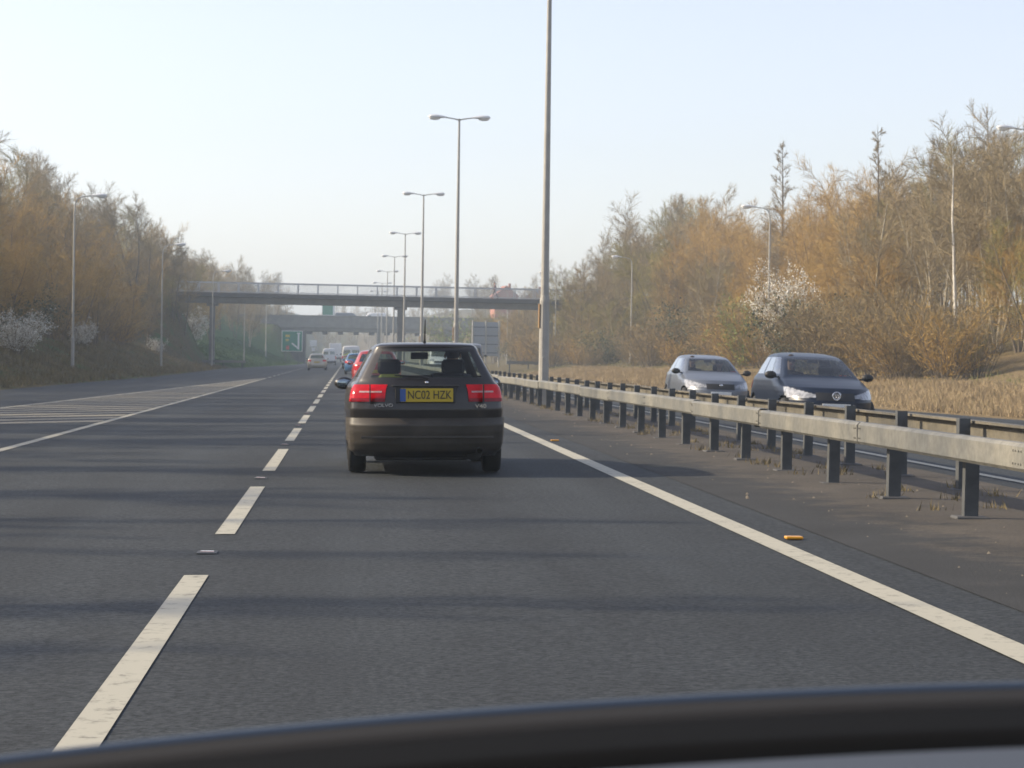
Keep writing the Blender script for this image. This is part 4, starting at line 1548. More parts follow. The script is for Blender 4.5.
def head_bits(root, hc, hair_m, glasses=False):
    hm = MB(); hm.smooth = True
    hm.ellipsoid((hc[0], hc[1] - .018, hc[2] + .035), (.088, .098, .092), 14, 8)
    hm.build('hair', hair_m, root)
    for s in (-1, 1):
        MB().ellipsoid((hc[0] + s * .033, hc[1] + .083, hc[2] + .005), (.013, .012, .009), 8, 6).build('eye', 'ink', root, smooth=True)
        MB().ellipsoid((hc[0] + s * .086, hc[1] - .005, hc[2] - .01), (.012, .022, .032), 8, 6).build('ear', 'skin', root, smooth=True)
    MB().ellipsoid((hc[0], hc[1] + .078, hc[2] - .062), (.024, .010, .007), 8, 6).build('mouth', 'sign_red', root, smooth=True)
    if glasses:
        g = MB()
        for s in (-1, 1):
            g.ellipsoid((hc[0] + s * .035, hc[1] + .092, hc[2] + .004), (.029, .008, .022), 10, 6)
        g.box(hc[0] - .012, hc[0] + .012, hc[1] + .090, hc[1] + .096, hc[2] + .004, hc[2] + .010)
        g.build('sunglasses', 'ink', root)

def seated_person(name, label, loc, rz, top, hair='hair', glasses=False, tilt=0.0):
    root = thing(name, label, 'person', loc, rz)
    V = {'pelvis': ((0, 0, 0), .135), 'waist': ((0, -.07, .20), (.145, .11)), 'chest': ((0, -.12, .40), (.165, .115)), 'neck0': ((0, -.11, .53), .06),
         'neck1': ((0, -.095, .585), .052), 'chin': ((0, -.06, .645), .070), 'brow': ((0, -.06, .725), .086), 'crown': ((0, -.07, .80), .060), 'nose': ((0, .035, .685), .014)}
    E = [('pelvis', 'waist'), ('waist', 'chest'), ('chest', 'neck0'), ('neck0', 'neck1'), ('neck1', 'chin'), ('chin', 'brow'), ('brow', 'crown'), ('chin', 'nose')]
    for s, n in ((1, 'R'), (-1, 'L')):
        V['sh' + n] = ((s * .19, -.12, .455), .062)
        V['el' + n] = ((s * .25, .07, .25), .045)
        V['wrist' + n] = ((s * .18, .30, .345), .028)
        V['hip' + n] = ((s * .09, .07, -.02), .085)
        V['kn' + n] = ((s * .13, .42, .10), .062)
        V['an' + n] = ((s * .12, .70, -.22), .040)
        V['toe' + n] = ((s * .12, .84, -.25), .034)
        E += [('chest', 'sh' + n), ('sh' + n, 'el' + n), ('el' + n, 'wrist' + n), ('pelvis', 'hip' + n), ('hip' + n, 'kn' + n), ('kn' + n, 'an' + n), ('an' + n, 'toe' + n)]
        hand_bones(V, E, s, None, (s * .165, .36, .365), (-s * .25, .9, .2), (0, -.2, 1))
    def assign(c):
        if c.z > .555 and c.y < .1:
            return 'skin'
        if c.y > .275 and c.z > .28:
            return 'skin'
        if c.y > .69 or (c.z < -.19 and c.y > .4):
            return 'black'
        if c.z < .06 or (c.y > .2 and c.z < .2):
            return 'coat_dark'
        return top
    skin_body('body', V, E, assign, root, 1)
    head_bits(root, (0, -.06, .715), hair, glasses)
    return root

def walker(name, label, loc, rz):
    root = thing(name, label, 'person', loc, rz)
    V = {'pelvis': ((0, 0, .93), .13), 'waist': ((0, .01, 1.10), (.14, .105)), 'chest': ((0, .02, 1.32), (.165, .115)), 'neck0': ((0, .01, 1.45), .06),
         'neck1': ((0, .02, 1.50), .052), 'chin': ((0, .05, 1.555), .070), 'brow': ((0, .045, 1.635), .086), 'crown': ((0, .035, 1.71), .060), 'nose': ((0, .14, 1.595), .014)}
    E = [('pelvis', 'waist'), ('waist', 'chest'), ('chest', 'neck0'), ('neck0', 'neck1'), ('neck1', 'chin'), ('chin', 'brow'), ('brow', 'crown'), ('chin', 'nose')]
    for s, n in ((1, 'R'), (-1, 'L')):
        f = s * .5
        V['sh' + n] = ((s * .19, 0, 1.39), .062)
        V['el' + n] = ((s * .25, -f * .22 - .02, 1.13), .045)
        V['wrist' + n] = ((s * .25, -f * .34 + .08, .90), .028)
        V['hip' + n] = ((s * .09, 0, .88), .088)
        V['kn' + n] = ((s * .10, f * .30 + .04, .49), .060)
        V['an' + n] = ((s * .10, f * .62 - .05, .09 + (.06 if s < 0 else 0)), .040)
        V['toe' + n] = ((s * .11, f * .62 + .10, .04), .036)
        E += [('chest', 'sh' + n), ('sh' + n, 'el' + n), ('el' + n, 'wrist' + n), ('pelvis', 'hip' + n), ('hip' + n, 'kn' + n), ('kn' + n, 'an' + n), ('an' + n, 'toe' + n)]
        w = V['wrist' + n][0]
        hand_bones(V, E, s, None, (w[0], w[1] + .02, w[2] - .07), (0, .2, -1), (0, 1, .2))
    def assign(c):
        if c.z > 1.475 or (c.z < .91 and abs(c.x) > .205):
            return 'skin'
        if c.z < .09:
            return 'black'
        if c.z < .93:
            return 'coat_dark'
        return 'coat_pink'
    skin_body('body', V, E, assign, root, 1)
    head_bits(root, (0, .045, 1.625), 'hair')
    return root

walker('person', 'person in a reddish top and dark trousers walking across the footbridge', (15.2, FB - 0.35, 7.49), R(90))

# ------------------------------------------------------------------ vehicles
def loft_car(root, sp):
    nr, ns, dz = sp.get('nr', 24), sp.get('ns', 40), sp.get('dz', .028)
    tab = sp['tab']                                     # rows: z, y_rear, y_front, half width, corner rear, corner front
    zs = []
    for a, b in zip(tab[:-1], tab[1:]):
        n = max(1, int(math.ceil((b[0] - a[0]) / dz)))
        zs += [a[0] + (b[0] - a[0]) * k / n for k in range(n)]
    zs.append(tab[-1][0])
    col = [np.array([r[k] for r in tab]) for k in range(6)]
    def at(z):
        return [float(np.interp(z, col[0], c)) for c in col[1:]]
    pr, pf = sp.get('pr', .93), sp.get('pf', .90)
    cols = [('rear', -1 + 2 * k / nr) for k in range(nr)] + [('right', k / ns) for k in range(ns)] + \
           [('front', 1 - 2 * k / nr) for k in range(nr)] + [('left', 1 - k / ns) for k in range(ns)]
    nc = len(cols)
    wheels = [(sp['wr'], sp['wz']), (sp['wf'], sp['wz'])]
    Ra = sp['rw'] + .055
    verts = []
    for z in zs:
        yr, yf, hw, cr, cf = at(z)
        for seg, u in cols:
            if seg == 'rear':
                x, y = hw * pr * u, yr + cr * abs(u) ** 3.2
            elif seg == 'front':
                x, y = hw * pf * u, yf - cf * abs(u) ** 3.0
            else:
                pl = 1 - (1 - pr) * max(0, 1 - u / .22) ** 2 - (1 - pf) * max(0, (u - .72) / .28) ** 2
                x = hw * pl * (1 if seg == 'right' else -1)
                y = (yr + cr) + ((yf - cf) - (yr + cr)) * u
            zz = z
            if seg in ('left', 'right'):
                for wy, wz in wheels:
                    dy, dzz = y - wy, z - wz
                    rr = math.hypot(dy, dzz)
                    if .6 * Ra < rr < Ra and dzz > -Ra:
                        pass
            verts.append(Vector((x, y, zz)))
    faces = {}
    cls = sp['cls']
    for j in range(len(zs) - 1):
        zc = (zs[j] + zs[j + 1]) / 2
        for i in range(nc):
            i2 = (i + 1) % nc
            seg, u0 = cols[i]
            u1 = cols[i2][1] if cols[i2][0] == seg else {'rear': 1, 'right': 1, 'front': -1, 'left': 0}[seg]
            u = (u0 + u1) / 2
            q = (j * nc + i, j * nc + i2, (j + 1) * nc + i2, (j + 1) * nc + i)
            c = sum((verts[k] for k in q), Vector()) / 4
            if seg in ('left', 'right') and any(math.hypot(c.y - wy, c.z - wz) < Ra for wy, wz in wheels):
                continue
            k = cls(zc, seg, u, c)
            faces.setdefault(k, []).append(q)
    n = len(zs)
    faces.setdefault('body', [])
    faces['body'].append(tuple(range((n - 1) * nc, n * nc)))
    out = {}
    ctr = Vector((0, 0, .7))
    for k, fs in faces.items():
        mt, off = sp['mats'][k]
        used = {}
        m = MB()
        m.smooth = True
        for f in fs:
            idx = []
            for vi in f:
                if vi not in used:
                    p = verts[vi].copy()
                    if off:
                        z = p.z
                        d = Vector((p.x * 1.2, p.y - (0.0 if abs(p.y) < 1 else math.copysign(.9, p.y)), 0))
                        if d.length > 0:
                            p += d.normalized() * off
                    used[vi] = len(m.v)
                    m.v.append(tuple(p))
                idx.append(used[vi])
            m.f.append(tuple(idx))
        nm = k.split('#')[0]
        out[k] = m.build(nm, mt, root)
    # underside, arches, wheels
    z0 = zs[0]
    yr, yf, hw, cr, cf = at(z0)
    MB().box(-hw * .86, hw * .86, yr + .12, yf - .12, z0 + .005, z0 + .12).build('underbody', 'black', root)
    for wy, wz in wheels:
        for s in (-1, 1):
            w = MB(); w.smooth = True
            xo = s * (sp['hw'] - .015)
            W = sp.get('tw', .195)
            r = sp['rw']
            w.lathe([(r * .62, 0), (r * .93, .005), (r, .035), (r, W - .035), (r * .93, W), (r * .62, W)], 'x', 24, (xo - (W if s > 0 else 0), wy, wz))
            ty = w.build('tyre', 'rubber', root, smooth=True)
            rm = MB()
            xf = xo - s * .018
            rm.lathe([(.001, xf), (r * .18, xf), (r * .2, xf - s * .02), (r * .55, xf - s * .025), (r * .60, xf), (r * .635, xf - s * .01), (r * .62, xf - s * W * .8)], 'x', 20, (0, wy, wz))
            rm.build('rim', 'rim', ty, smooth=True)
            MB().box(s * (sp['hw'] - W - .1) - .02, s * (sp['hw'] - W - .1) + .02, wy - Ra, wy + Ra, z0 + .02, wz + Ra * .9).build('arch_liner', 'black', root)
    return out, at

def cabin(root, sp, seats=True):
    zf = .34
    MB().box(-sp['hw'] * .80, sp['hw'] * .80, sp['cab0'], sp['cab1'], zf, zf + .08).build('floor', 'black', root)
    zd = sp['belt'] - .03
    d = MB()
    d.prism([(sp['cab1'] - .05, zf), (sp['cab1'] + .12, zd - .12), (sp['cab1'] + .10, zd), (sp['cab1'] - .35, zd + .015), (sp['cab1'] - .42, zd - .05), (sp['cab1'] - .38, zf)], 'x', -sp['hw'] * .76, sp['hw'] * .76)
    d.build('dashboard', 'black', root)
    if not seats:
        return
    sy = sp['seat']
    for s in (-1, 1):
        m = MB()
        m.box(s * .36 - .24, s * .36 + .24, sy - .15, sy + .38, .42, .56, .03)
        m.prism([(sy - .12, .50), (sy - .30, 1.04), (sy - .40, 1.03), (sy - .26, .48)], 'x', s * .36 - .22, s * .36 + .22)
        se = m.build('seat', 'seat', root)
        MB().box(s * .36 - .13, s * .36 + .13, sy - .41, sy - .32, 1.06, 1.23, .03).build('headrest', 'seat', se)
    m = MB()
    m.box(-.62, .62, sy - 1.05, sy - .55, .40, .54, .03)
    m.prism([(sy - 1.0, .50), (sy - 1.12, .98), (sy - 1.22, .97), (sy - 1.14, .48)], 'x', -.62, .62)
    m.build('rear_seat', 'seat', root)
    w = MB(); w.smooth = True
    n = 20
    cx, cy, cz = .36, sp['cab1'] - .52, sp['belt'] - .08
    w.tube([(cx + .18 * math.cos(6.2832 * k / n), cy + .07 * math.sin(6.2832 * k / n), cz + .165 * math.sin(6.2832 * k / n)) for k in range(n + 1)], .014, 6, False)
    w.build('steering_wheel', 'black', root)
    MB().box(-.10, .10, sp['cab1'] - .75, sp['cab1'] - .72, sp['roof'] - .20, sp['roof'] - .12, .01).build('rear_view_mirror', 'black', root)

def mirrors(root, x, y, z, ml='black', mr='black'):
    for s, mm in ((-1, ml), (1, mr)):
        m = MB(); m.smooth = True
        m.ellipsoid((s * (x + .10), y, z), (.115, .07, .075), 12, 8)
        m.box(min(s * (x - .06), s * (x + .04)), max(s * (x - .06), s * (x + .04)), y - .02, y + .03, z - .05, z - .02)
        o = m.build('door_mirror', mm, root)
        MB().ellipsoid((s * (x + .10), y - .062, z), (.085, .012, .050), 12, 6).build('mirror_glass', 'mirror', o, smooth=True)

CARN = dict(pr=.93, pf=.88)
EST = [(.20, -2.02, 2.02, .79, .22, .35), (.27, -2.17, 2.16, .835, .26, .42), (.34, -2.22, 2.21, .85, .26, .42), (.46, -2.25, 2.24, .857, .25, .42), (.54, -2.26, 2.24, .86, .25, .42), (.585, -2.215, 2.23, .86, .24, .42), (.612, -2.165, 2.22, .86, .20, .42),
       (.70, -2.175, 2.17, .862, .19, .42), (.80, -2.16, 2.08, .855, .19, .42), (.88, -2.145, 1.92, .842, .20, .40), (.93, -2.13, 1.55, .825, .21, .35), (.965, -2.115, 1.2, .80, .21, .25), (.99, -2.10, .98, .775, .20, .15), (1.02, -2.085, .90, .757, .19, .13),
       (1.15, -2.01, .62, .685, .17, .11), (1.30, -1.92, .27, .60, .15, .10), (1.345, -1.895, .10, .580, .14, .12), (1.372, -1.905, -.10, .555, .14, .15), (1.392, -1.85, -.35, .52, .18, .2), (1.406, -1.70, -.55, .465, .2, .2), (1.415, -1.42, -.75, .36, .15, .15)]

def estate_cls(z, seg, u, c):
    au = abs(u)
    if 1.035 < z < 1.325:
        if seg == 'rear' and au < .87:
            return 'rear_window' if (1.045 < z < 1.312 and au < .84) else 'window_trim'
        if seg == 'front' and au < .9:
            return 'windscreen'
        if seg in ('left', 'right') and (.05 < u < .27 or .31 < u < .59 or .62 < u < .93):
            return 'side_window#' + seg
    if .782 < z < .958:
        if seg == 'rear' and au > .525:
            s = '#r' if u > 0 else '#l'
            if z < .822:
                return 'fog_lamp' + s
            if .872 < z < .900 and .62 < au < .90:
                return 'lamp_lens' + s
            return 'tail_light' + s
        if seg in ('right', 'left') and u < .022:
            return 'tail_light' + ('#r' if seg == 'right' else '#l')
    if .26 < z < .612:
        if seg == 'rear' or (seg in ('left', 'right') and (u < .10)):
            return 'bumper#rear'
        if seg == 'front' or (seg in ('left', 'right') and (u > .93)):
            return 'bumper#front'
    if seg == 'front' and au > .5 and .62 < z < .78:
        return 'headlight#r' if u > 0 else 'headlight#l'
    if seg == 'front' and au < .36 and .62 < z < .80:
        return 'grille'
    return 'body'

def estate_mats(p, bumper='bumper'):
    d = {'body': (p, 0), 'rear_window': ('glass', 0), 'window_trim': ('black', .002), 'windscreen': ('glass', 0), 'side_window#left': ('glass', 0), 'side_window#right': ('glass', 0),
         'tail_light#r': ('tail_red', .014), 'tail_light#l': ('tail_red', .014), 'fog_lamp#r': ('tail_dark', .012), 'fog_lamp#l': ('tail_dark', .012), 'lamp_lens#r': ('lens_white', .018), 'lamp_lens#l': ('lens_white', .018),
         'bumper#rear': (bumper, .016), 'bumper#front': (bumper, .016), 'headlight#r': ('headlamp', .008), 'headlight#l': ('headlamp', .008), 'grille': ('black', .006)}
    return d

ESP = dict(CARN, tab=EST, cls=estate_cls, wr=-1.28, wf=1.28, wz=.31, rw=.31, hw=.845, cab0=-2.0, cab1=.80, belt=1.0, roof=1.43, seat=-.12)

def car_root(name, label, x, y, rz, group=None, cat='car'):
    t = thing(name, label, cat, (x, y, float(road_z(x)) + 0.004), 0, group)
    tilt = ROLL if x < 5 else 0.022
    t.rotation_euler = (Matrix.Rotation(tilt, 3, 'Y') @ Matrix.Rotation(rz, 3, 'Z')).to_euler()
    return t

# the black estate car ahead
ec = car_root('estate_car', 'dusty black estate car with a yellow number plate, directly ahead in the lane', .84, 26.45, R(0.3))
sp = dict(ESP, mats=estate_mats('paint_black'), nr=40, dz=.02)
parts, at = loft_car(ec, sp)
cabin(ec, sp)
mirrors(ec, .765, .62, .95, 'paint_black', 'paint_black')
pl = MB().box(-.335, .30, -2.192, -2.178, .775, .935, .004).build('plate_recess', 'black', ec)
pb = MB().box(-.28, .275, -2.204, -2.193, .782, .925, .003).build('number_plate', 'plate_yellow', ec)
MB().box(-.285, -.225, -2.209, -2.205, .786, .921).build('blue_band', 'plate_blue', pb)
for s in (-1, 1):
    MB().box(s * .600 - .006, s * .600 + .006, -2.175, -2.10, .775, .965).build('lamp_gap', 'black', ec)
text_mesh('NC02 HZK', .125, 'registration', 'ink', pb, (.025, -2.2065, .853), (R(90), 0, 0), width=.46)
MB().box(-.37, .34, -2.20, -2.165, .938, .962, .008).build('handle_strip', 'black', ec)
MB().ellipsoid((0, -2.145, .985), (.022, .012, .018), 10, 6).build('tailgate_badge', 'chrome', ec, smooth=True)
text_mesh('VOLVO', .05, 'badge', 'chrome', ec, (-.46, -2.185, .745), (R(90), 0, 0), width=.20)
text_mesh('V40', .055, 'badge', 'chrome', ec, (.57, -2.150, .735), (R(90), 0, R(6)), width=.12)
MB().box(-.70, .70, -2.274, -2.262, .40, .425, .004).build('bumper_strip', 'bumper', ec)
w = MB()
w.tube([(.02, -2.115, 1.03), (-.05, -2.11, 1.05), (-.34, -2.10, 1.062)], [.014, .01, .008], 6)
w.build('rear_wiper', 'black', ec)
ex = MB(); ex.smooth = True
ex.lathe([(.030, -2.26), (.036, -2.262), (.036, -1.9), (.030, -1.9)], 'y', 14, (.55, 0, .265))
ex.build('exhaust_pipe', 'rubber', ec)
ex = MB(); ex.smooth = True
ex.lathe([(.001, -2.02), (.09, -2.02), (.10, -1.98), (.10, -1.55), (.001, -1.55)], 'y', 14, (.50, 0, .25))
ex.build('silencer', 'rubber', ec)
MB().box(-.55, .45, -2.0, -1.2, .155, .20, .02).build('underbody', 'black', ec)
a = MB()
a.tube([(.0, -1.50, 1.405), (.0, -1.55, 1.44), (.0, -1.68, 1.66)], [.02, .010, .005], 8)
a.build('aerial', 'black', ec)
MB().box(-.66, .66, -2.0, -1.16, .90, .93, .01).build('load_cover', 'black', ec)
MB().box(-.50, -.24, -1.62, -1.45, .94, 1.07, .03).build('parcel', 'yellow_cloth', ec)
bpy.context.view_layer.update()
def in_car(car, x, y, z):
    return tuple(car.matrix_world @ Vector((x, y, z)))
seated_person('person', 'driver of the black estate car seen from behind through its rear window', in_car(ec, .36, -.12, .56), R(0.3), 'coat_dark')

# hatchback bodies ----------------------------------------------------------
HAT = [(.19, -1.90, 1.92, .79, .22, .40), (.26, -2.02, 2.02, .84, .26, .48), (.34, -2.06, 2.06, .865, .27, .50), (.48, -2.08, 2.08, .875, .27, .50), (.58, -2.06, 2.07, .878, .26, .50),
       (.66, -2.04, 2.02, .878, .25, .50), (.74, -2.02, 1.95, .875, .25, .50), (.82, -2.00, 1.84, .865, .25, .48), (.875, -1.985, 1.62, .855, .25, .42), (.93, -1.97, 1.35, .845, .25, .36), (.975, -1.95, 1.08, .83, .24, .28), (1.005, -1.93, .93, .805, .23, .18),
       (1.03, -1.91, .87, .785, .22, .16), (1.18, -1.80, .55, .715, .20, .14), (1.34, -1.66, .17, .63, .18, .13), (1.385, -1.62, .02, .60, .18, .15), (1.415, -1.62, -.16, .57, .2, .18), (1.445, -1.52, -.42, .50, .22, .2), (1.465, -1.30, -.62, .40, .2, .2), (1.475, -1.05, -.80, .25, .15, .15)]

def hatch_cls(z, seg, u, c):
    au = abs(u)
    if 1.045 < z < 1.365:
        if seg == 'rear' and au < .82 and 1.07 < z < 1.34:
            return 'rear_window'
        if seg == 'front' and au < .93:
            return 'windscreen'
        if seg in ('left', 'right') and (.12 < u < .38 or .42 < u < .70 or .73 < u < .93):
            return 'side_window#' + seg
    if .76 < z < .92 and ((seg == 'rear' and au > .66) or (seg in ('left', 'right') and u < .02)):
        return 'tail_light#r' if (u > 0 and seg == 'rear') or seg == 'right' else 'tail_light#l'
    if seg == 'front' or (seg in ('left', 'right') and u > .955):
        e = 1.0 if seg != 'front' else au
        lo = .655 - .03 * e
        hi = .69 + .11 * max(0, (e - .42)) / .5
        if e > .46 and lo < z < min(hi, .83):
            sd_ = (u > 0 and seg == 'front') or seg == 'right'
            return 'headlight#r' if sd_ else 'headlight#l'
        if e < .46 and .60 < z < .74:
            return 'grille'
        if e < .60 and .30 < z < .46:
            return 'intake'
    if .24 < z < .58 and (seg == 'rear'):
        return 'bumper#rear'
    return 'body'

def hatch_mats(p):
    return {'body': (p, 0), 'rear_window': ('glass', 0), 'windscreen': ('glass_clear', 0), 'side_window#left': ('glass_side', 0), 'side_window#right': ('glass_side', 0),
            'tail_light#r': ('tail_red', .010), 'tail_light#l': ('tail_red', .010), 'headlight#r': ('headlamp', .010), 'headlight#l': ('headlamp', .010),
            'grille': ('black', .004), 'intake': ('black', .004), 'bumper#rear': (p, .012)}
HSP = dict(CARN, tab=HAT, cls=hatch_cls, wr=-1.27, wf=1.30, wz=.31, rw=.31, hw=.865, cab0=-1.85, cab1=.72, belt=1.0, roof=1.475, seat=-.15)

def hatchback(name, label, x, y, rz, paint, plate=True, fine=True, group=None, scale=1.0, mm='black'):
    t = car_root(name, label, x, y, rz, group)
    spx = dict(HSP, mats=hatch_mats(paint))
    MB().box(-.66, .66, -1.86, -1.25, .93, .96, .01).build('parcel_shelf', 'black', t)
    if fine:
        spx.update(nr=52, dz=.018)
    else:
        spx.update(nr=16, ns=24, dz=.045)
    loft_car(t, spx)
    cabin(t, spx, fine)
    mirrors(t, .83, .60, 1.03, mm, mm)
    f = MB().box(-.26, .26, -2.105, -2.095, .80 - .12, .80 - .01, .003).build('rear_plate', 'plate_yellow', t)
    f = MB().box(-.26, .26, 2.085, 2.10, .43, .54, .003).build('front_plate', 'plate_white', t)
    t.scale = (scale,) * 3
    return t

nav = hatchback('hatchback_car', 'dark blue hatchback with a round badge, nearer of the two oncoming cars', 8.68, 42.7, R(180 + 1.2), 'paint_navy', scale=.985)
em = MB(); em.smooth = True
em.lathe([(.058, 2.075), (.066, 2.083), (.075, 2.083), (.082, 2.075)], 'y', 24, (0, 0, .685))
em.build('emblem_ring', 'chrome', nav)
v_ = MB()
for (x0, z0, x1, z1) in ((-.045, .715, -.022, .69), (-.022, .69, 0, .715), (0, .715, .022, .69), (.022, .69, .045, .715), (-.052, .69, -.02, .635), (-.02, .635, 0, .672), (0, .672, .02, .635), (.02, .635, .052, .69)):
    v_.tube([(x0, 2.082, z0), (x1, 2.082, z1)], .007, 6)
v_.build('emblem', 'chrome', nav)
sil = hatchback('hatchback_car', 'silver blue hatchback, farther of the two oncoming cars', 9.10, 58.0, R(180 + 1.2), 'paint_silver', scale=.975)
MB().ellipsoid((0, 2.06, .705), (.05, .015, .03), 12, 6).build('emblem', 'chrome', sil, smooth=True)
bpy.context.view_layer.update()
seated_person('person', 'driver in sunglasses behind the wheel of the dark blue hatchback', in_car(nav, .36, -.15, .58), R(180 - 2), 'coat_dark', glasses=True)
seated_person('person', 'driver behind the wheel of the silver blue hatchback', in_car(sil, .36, -.15, .58), R(180 - 1.5), 'coat_dark')
seated_person('person', 'front passenger in the silver blue hatchback', in_car(sil, -.36, -.15, .52), R(180 - 1.5), 'coat_pink')

hatchback('hatchback_car', 'red car almost hidden behind the left side of the black estate car', 1.02, 82, 0, 'paint_red', fine=False, mm='paint_red')
hatchback('hatchback_car', 'bright blue car in the queue ahead of the red car', .62, 162, 0, 'paint_blue', fine=False, mm='paint_blue')
hatchback('hatchback_car', 'pale gold car alone in the left lane far ahead', -2.72, 206, 0, 'paint_beige', fine=False, mm='paint_beige')

# vans ----------------------------------------------------------------------
VAN = [(.25, -2.55, 2.4, .92, .10, .4), (.35, -2.65, 2.55, .96, .10, .5), (.60, -2.68, 2.60, .98, .08, .5), (.85, -2.68, 2.52, .98, .08, .5), (1.05, -2.67, 2.25, .975, .08, .45), (1.2, -2.66, 1.85, .965, .08, .3), (1.28, -2.65, 1.72, .955, .08, .2),
       (1.75, -2.62, 1.25, .90, .08, .18), (2.05, -2.60, .95, .86, .09, .2), (2.2, -2.58, .7, .82, .1, .2), (2.28, -2.50, .4, .72, .12, .2), (2.31, -2.35, .2, .5, .12, .2)]
def van_cls(z, seg, u, c):
    au = abs(u)
    if 1.32 < z < 1.98:
        if seg == 'front' and au < .92:
            return 'windscreen'
        if seg in ('left', 'right') and .78 < u < .96 and z < 1.9:
            return 'side_window#' + seg
        if seg == 'rear' and .08 < au < .85 and 1.45 < z < 1.9:
            return 'rear_window'
    if seg == 'rear' and au > .87 and .85 < z < 1.3:
        return 'tail_light#r' if u > 0 else 'tail_light#l'
    if seg == 'front' and au > .55 and .85 < z < 1.08:
        return 'headlight#r' if u > 0 else 'headlight#l'
    if seg == 'front' and au < .5 and .75 < z < .95:
        return 'grille'
    if .28 < z < .6 and seg in ('rear', 'front'):
        return 'bumper#' + seg
    return 'body'
def van(name, label, x, y, rz, paint, z=None):
    t = car_root(name, label, x, y, rz, None, 'van')
    m = hatch_mats(paint)
    m.update({'bumper#rear': ('black', .02), 'bumper#front': ('black', .02), 'rear_window': ('glass', 0)})
    loft_car(t, dict(pr=.98, pf=.9, tab=VAN, cls=van_cls, wr=-1.6, wf=1.6, wz=.34, rw=.34, hw=.96, mats=m, nr=16, ns=24, dz=.07))
    MB().box(-.8, .8, -2.4, 1.6, .36, .5).build('floor', 'black', t)
    mirrors(t, .95, 1.3, 1.45)
    if z is not None:
        t.location.z = z
    return t
wv = van('van', 'white van with a yellow and red chevron back in the queue of the right lane', .35, 236, 0, 'paint_white')
for k in range(4):
    for s in (-1, 1):
        c = MB()
        zz = .72 + k * .2
        c.prism([(s * .06, zz + .18), (s * .80, zz), (s * .80, zz + .10), (s * .06, zz + .28)], 'y', -2.715, -2.70)
        c.build('chevron', 'hivis' if k % 2 else 'sign_red', wv)
van('van', 'white van far ahead in the left lane beyond the pale gold car', -2.55, 318, 0, 'paint_white')
van('van', 'dark van in the oncoming carriageway seen above the roof of the black estate car', 8.75, 166, R(180), 'paint_grey')
van('van', 'white van in the oncoming carriageway, its roof just above the black estate car', 8.8, 226, R(180), 'paint_white')
van('van', 'white van crossing the far road bridge', 4.2, RB - 2.0, R(90), 'paint_white', 6.555)
van('van', 'grey blue van crossing the far road bridge beside the green sign', 0.2, RB + 2.0, R(-90), 'paint_silver', 6.555)

def lorry(name, label, x, y, rz, paint, boxm):
    t = car_root(name, label, x, y, rz, None, 'lorry')
    MB().box(-1.22, 1.22, -4.5, 2.0, 1.0, 3.85, .05).build('cargo_box', boxm, t)
    for s in (-1, 1):
        MB().box(min(s * .01, s * 1.15), max(s * .01, s * 1.15), -4.53, -4.503, 1.1, 3.7, .01).build('rear_door', boxm, t)
        MB().box(s * 1.0 - .14, s * 1.0 + .14, -4.55, -4.502, .78, .94, .01).build('tail_light', 'tail_red', t)
    MB().box(-1.0, 1.0, -4.4, 3.6, .62, .99).build('chassis', 'black', t)
    c = MB()
    c.prism([(2.1, .6), (3.9, .6), (3.95, 1.7), (3.6, 2.9), (2.1, 3.0)], 'x', -1.2, 1.2)
    c.build('cab', paint, t)
    MB().prism([(3.965, 1.72), (3.64, 2.75), (3.655, 2.75), (3.98, 1.72)], 'x', -1.05, 1.05).build('windscreen', 'glass_clear', t)
    for yy in (-3.3, 2.9):
        for s in (-1, 1):
            w = MB()
            w.lathe([(.001, s * 1.2), (.3, s * 1.2), (.5, s * 1.19), (.52, s * 1.15), (.52, s * .9), (.001, s * .9)], 'x', 18, (0, yy, .52))
            w.build('wheel', 'rubber', t)
    return t
lorry('lorry', 'white box lorry far ahead in the left lane beneath the road bridge', -2.5, 470, 0, 'paint_white', 'paint_white')
lorry('lorry', 'red and white lorry far off in the oncoming carriageway', 8.7, 455, R(180), 'paint_red', 'paint_white')

# ------------------------------------------------------------------ the car the photograph is taken from
oc = thing('car', 'car the photograph is taken from, its dark dashboard and cowl along the bottom edge', 'car', (0, 0, 0))
oc.rotation_euler = (0, ROLL, 0)
CX = .52
def crown(x):
    return 1.1190 - .097 * (x - .4) ** 2
def slab(xs, prof, top=crown):
    """crowned slab: prof = list of (y, dz) swept over xs"""
    m = MB()
    m.smooth = True
    n = len(prof)
    for x in xs:
        for y, d in prof:
            m.v.append((x, y + .16 * (0.36 - (x - CX) ** 2) * .15, top(x) + d))
    for i in range(len(xs) - 1):
        for k in range(n):
            a, b = i * n + k, i * n + (k + 1) % n
            m.f.append((a, b, b + n, a + n))
    m.f.append(tuple(range(n)))
    m.f.append(tuple((len(xs) - 1) * n + k for k in range(n)))
    return m
xs = [CX - .74 + 1.48 * k / 40 for k in range(41)]
slab(xs, [(1.045, -.004), (1.045, -.05), (.985, -.05), (.985, -.003)]).build('cowl', 'cowl', oc)
slab(xs, [(.9835, -.003), (.9835, -.05), (.876, -.05), (.876, -.002)]).build('windscreen_seal', 'frit', oc)
slab(xs, [(.8745, -.001), (.8745, -.15), (.36, -.30), (.30, -.10), (.36, -.02), (.60, .004)]).build('dashboard', 'dash', oc)
bx = [x for x in xs if x < CX + .75]
bo = slab(bx, [(1.052, -.03), (1.052, -.004), (1.054, -.0022), (1.056, -.0022), (1.085, -.009), (1.35, -.06), (1.75, -.17), (2.0, -.27), (2.06, -.36), (2.0, -.38), (1.3, -.12)])
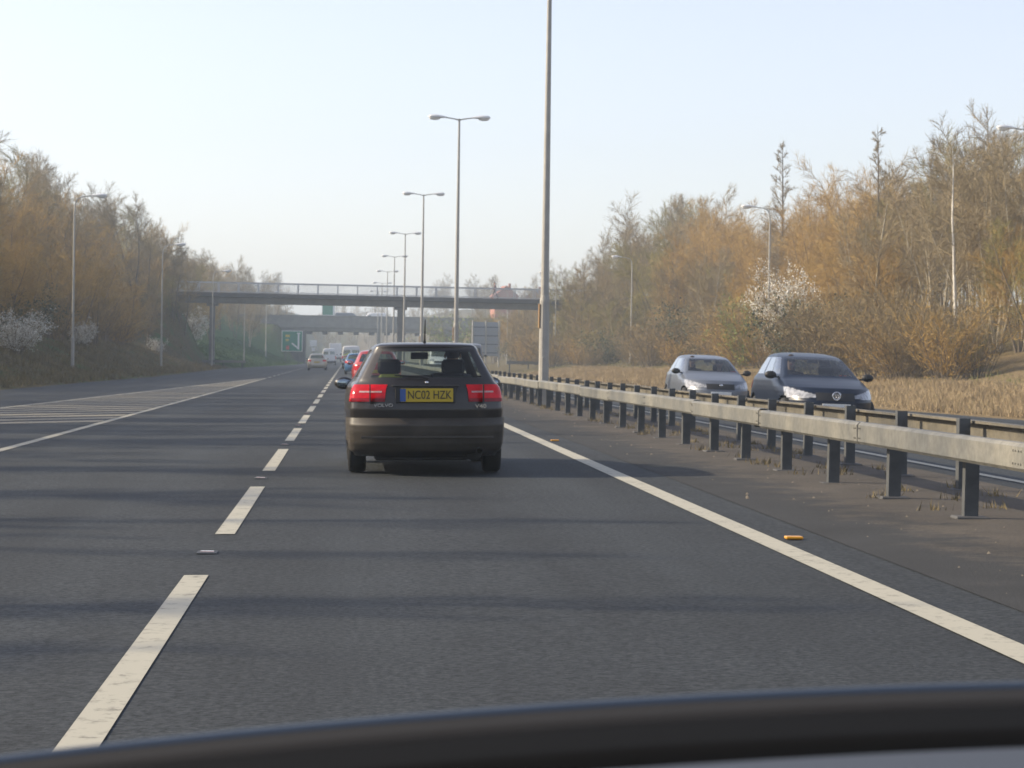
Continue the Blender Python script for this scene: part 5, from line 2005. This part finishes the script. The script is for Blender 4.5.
bo.build('bonnet', 'bonnet', oc)
MB().box(CX - .78, CX + .78, 1.95, 2.22, .28, .74, .06).build('bumper', 'bonnet', oc)
for s in (-1, 1):
    x0 = CX + s * .76
    wing = MB()
    wing.prism([(1.06, .30), (1.07, 1.06), (1.4, 1.0), (1.8, .90), (2.05, .74), (2.1, .30), (1.88, .30), (1.82, .52), (1.66, .66), (1.50, .66), (1.34, .52), (1.28, .30)], 'x', x0 - .035, x0 + .035)
    wing.build('wing', 'bonnet', oc)
    MB().box(x0 - .035, x0 + .035, -1.5, 1.05, .28, 1.0, .02).build('door', 'bonnet', oc)
    p = MB(); p.tube([(CX + s * .72, .88, 1.08), (CX + s * .64, .45, 1.36), (CX + s * .60, .12, 1.50)], .035, 8); p.build('pillar', 'black', oc)
    p = MB(); p.tube([(CX + s * .76, -.55, .98), (CX + s * .60, -.60, 1.50)], .04, 8); p.build('pillar', 'black', oc)
    for yy in (1.58,):
        w2 = MB(); w2.smooth = True
        w2.lathe([(.001, x0 + s * .02), (.19, x0 + s * .02), (.20, x0 + s * .035), (.29, x0 + s * .035), (.31, x0), (.31, x0 - s * .15), (.001, x0 - s * .15)], 'x', 24, (0, yy, .31))
        w2.build('wheel', 'rubber', oc)
MB().box(CX - .63, CX + .63, -1.7, .14, 1.50, 1.54, .02).build('roof', 'bonnet', oc)

# ------------------------------------------------------------------ haze
HAZE = 0.00068
hz = MB().box(-1300, 1300, -330, 1700, -4.0, 40.0)
hzo = hz.build('haze', None)
hm = bpy.data.materials.new('haze')
hm.use_nodes = True
hn = hm.node_tree
hn.nodes.remove(hn.nodes['Principled BSDF'])
pv = hn.nodes.new('ShaderNodeVolumePrincipled')
pv.inputs['Color'].default_value = (0.74, 0.87, 1.0, 1)
pv.inputs['Density'].default_value = HAZE
pv.inputs['Anisotropy'].default_value = 0.2
hn.links.new(pv.outputs[0], hn.nodes['Material Output'].inputs['Volume'])
hzo.data.materials.append(hm)
tag(hzo, 'thin pale haze filling the air over the whole road', kind='stuff')
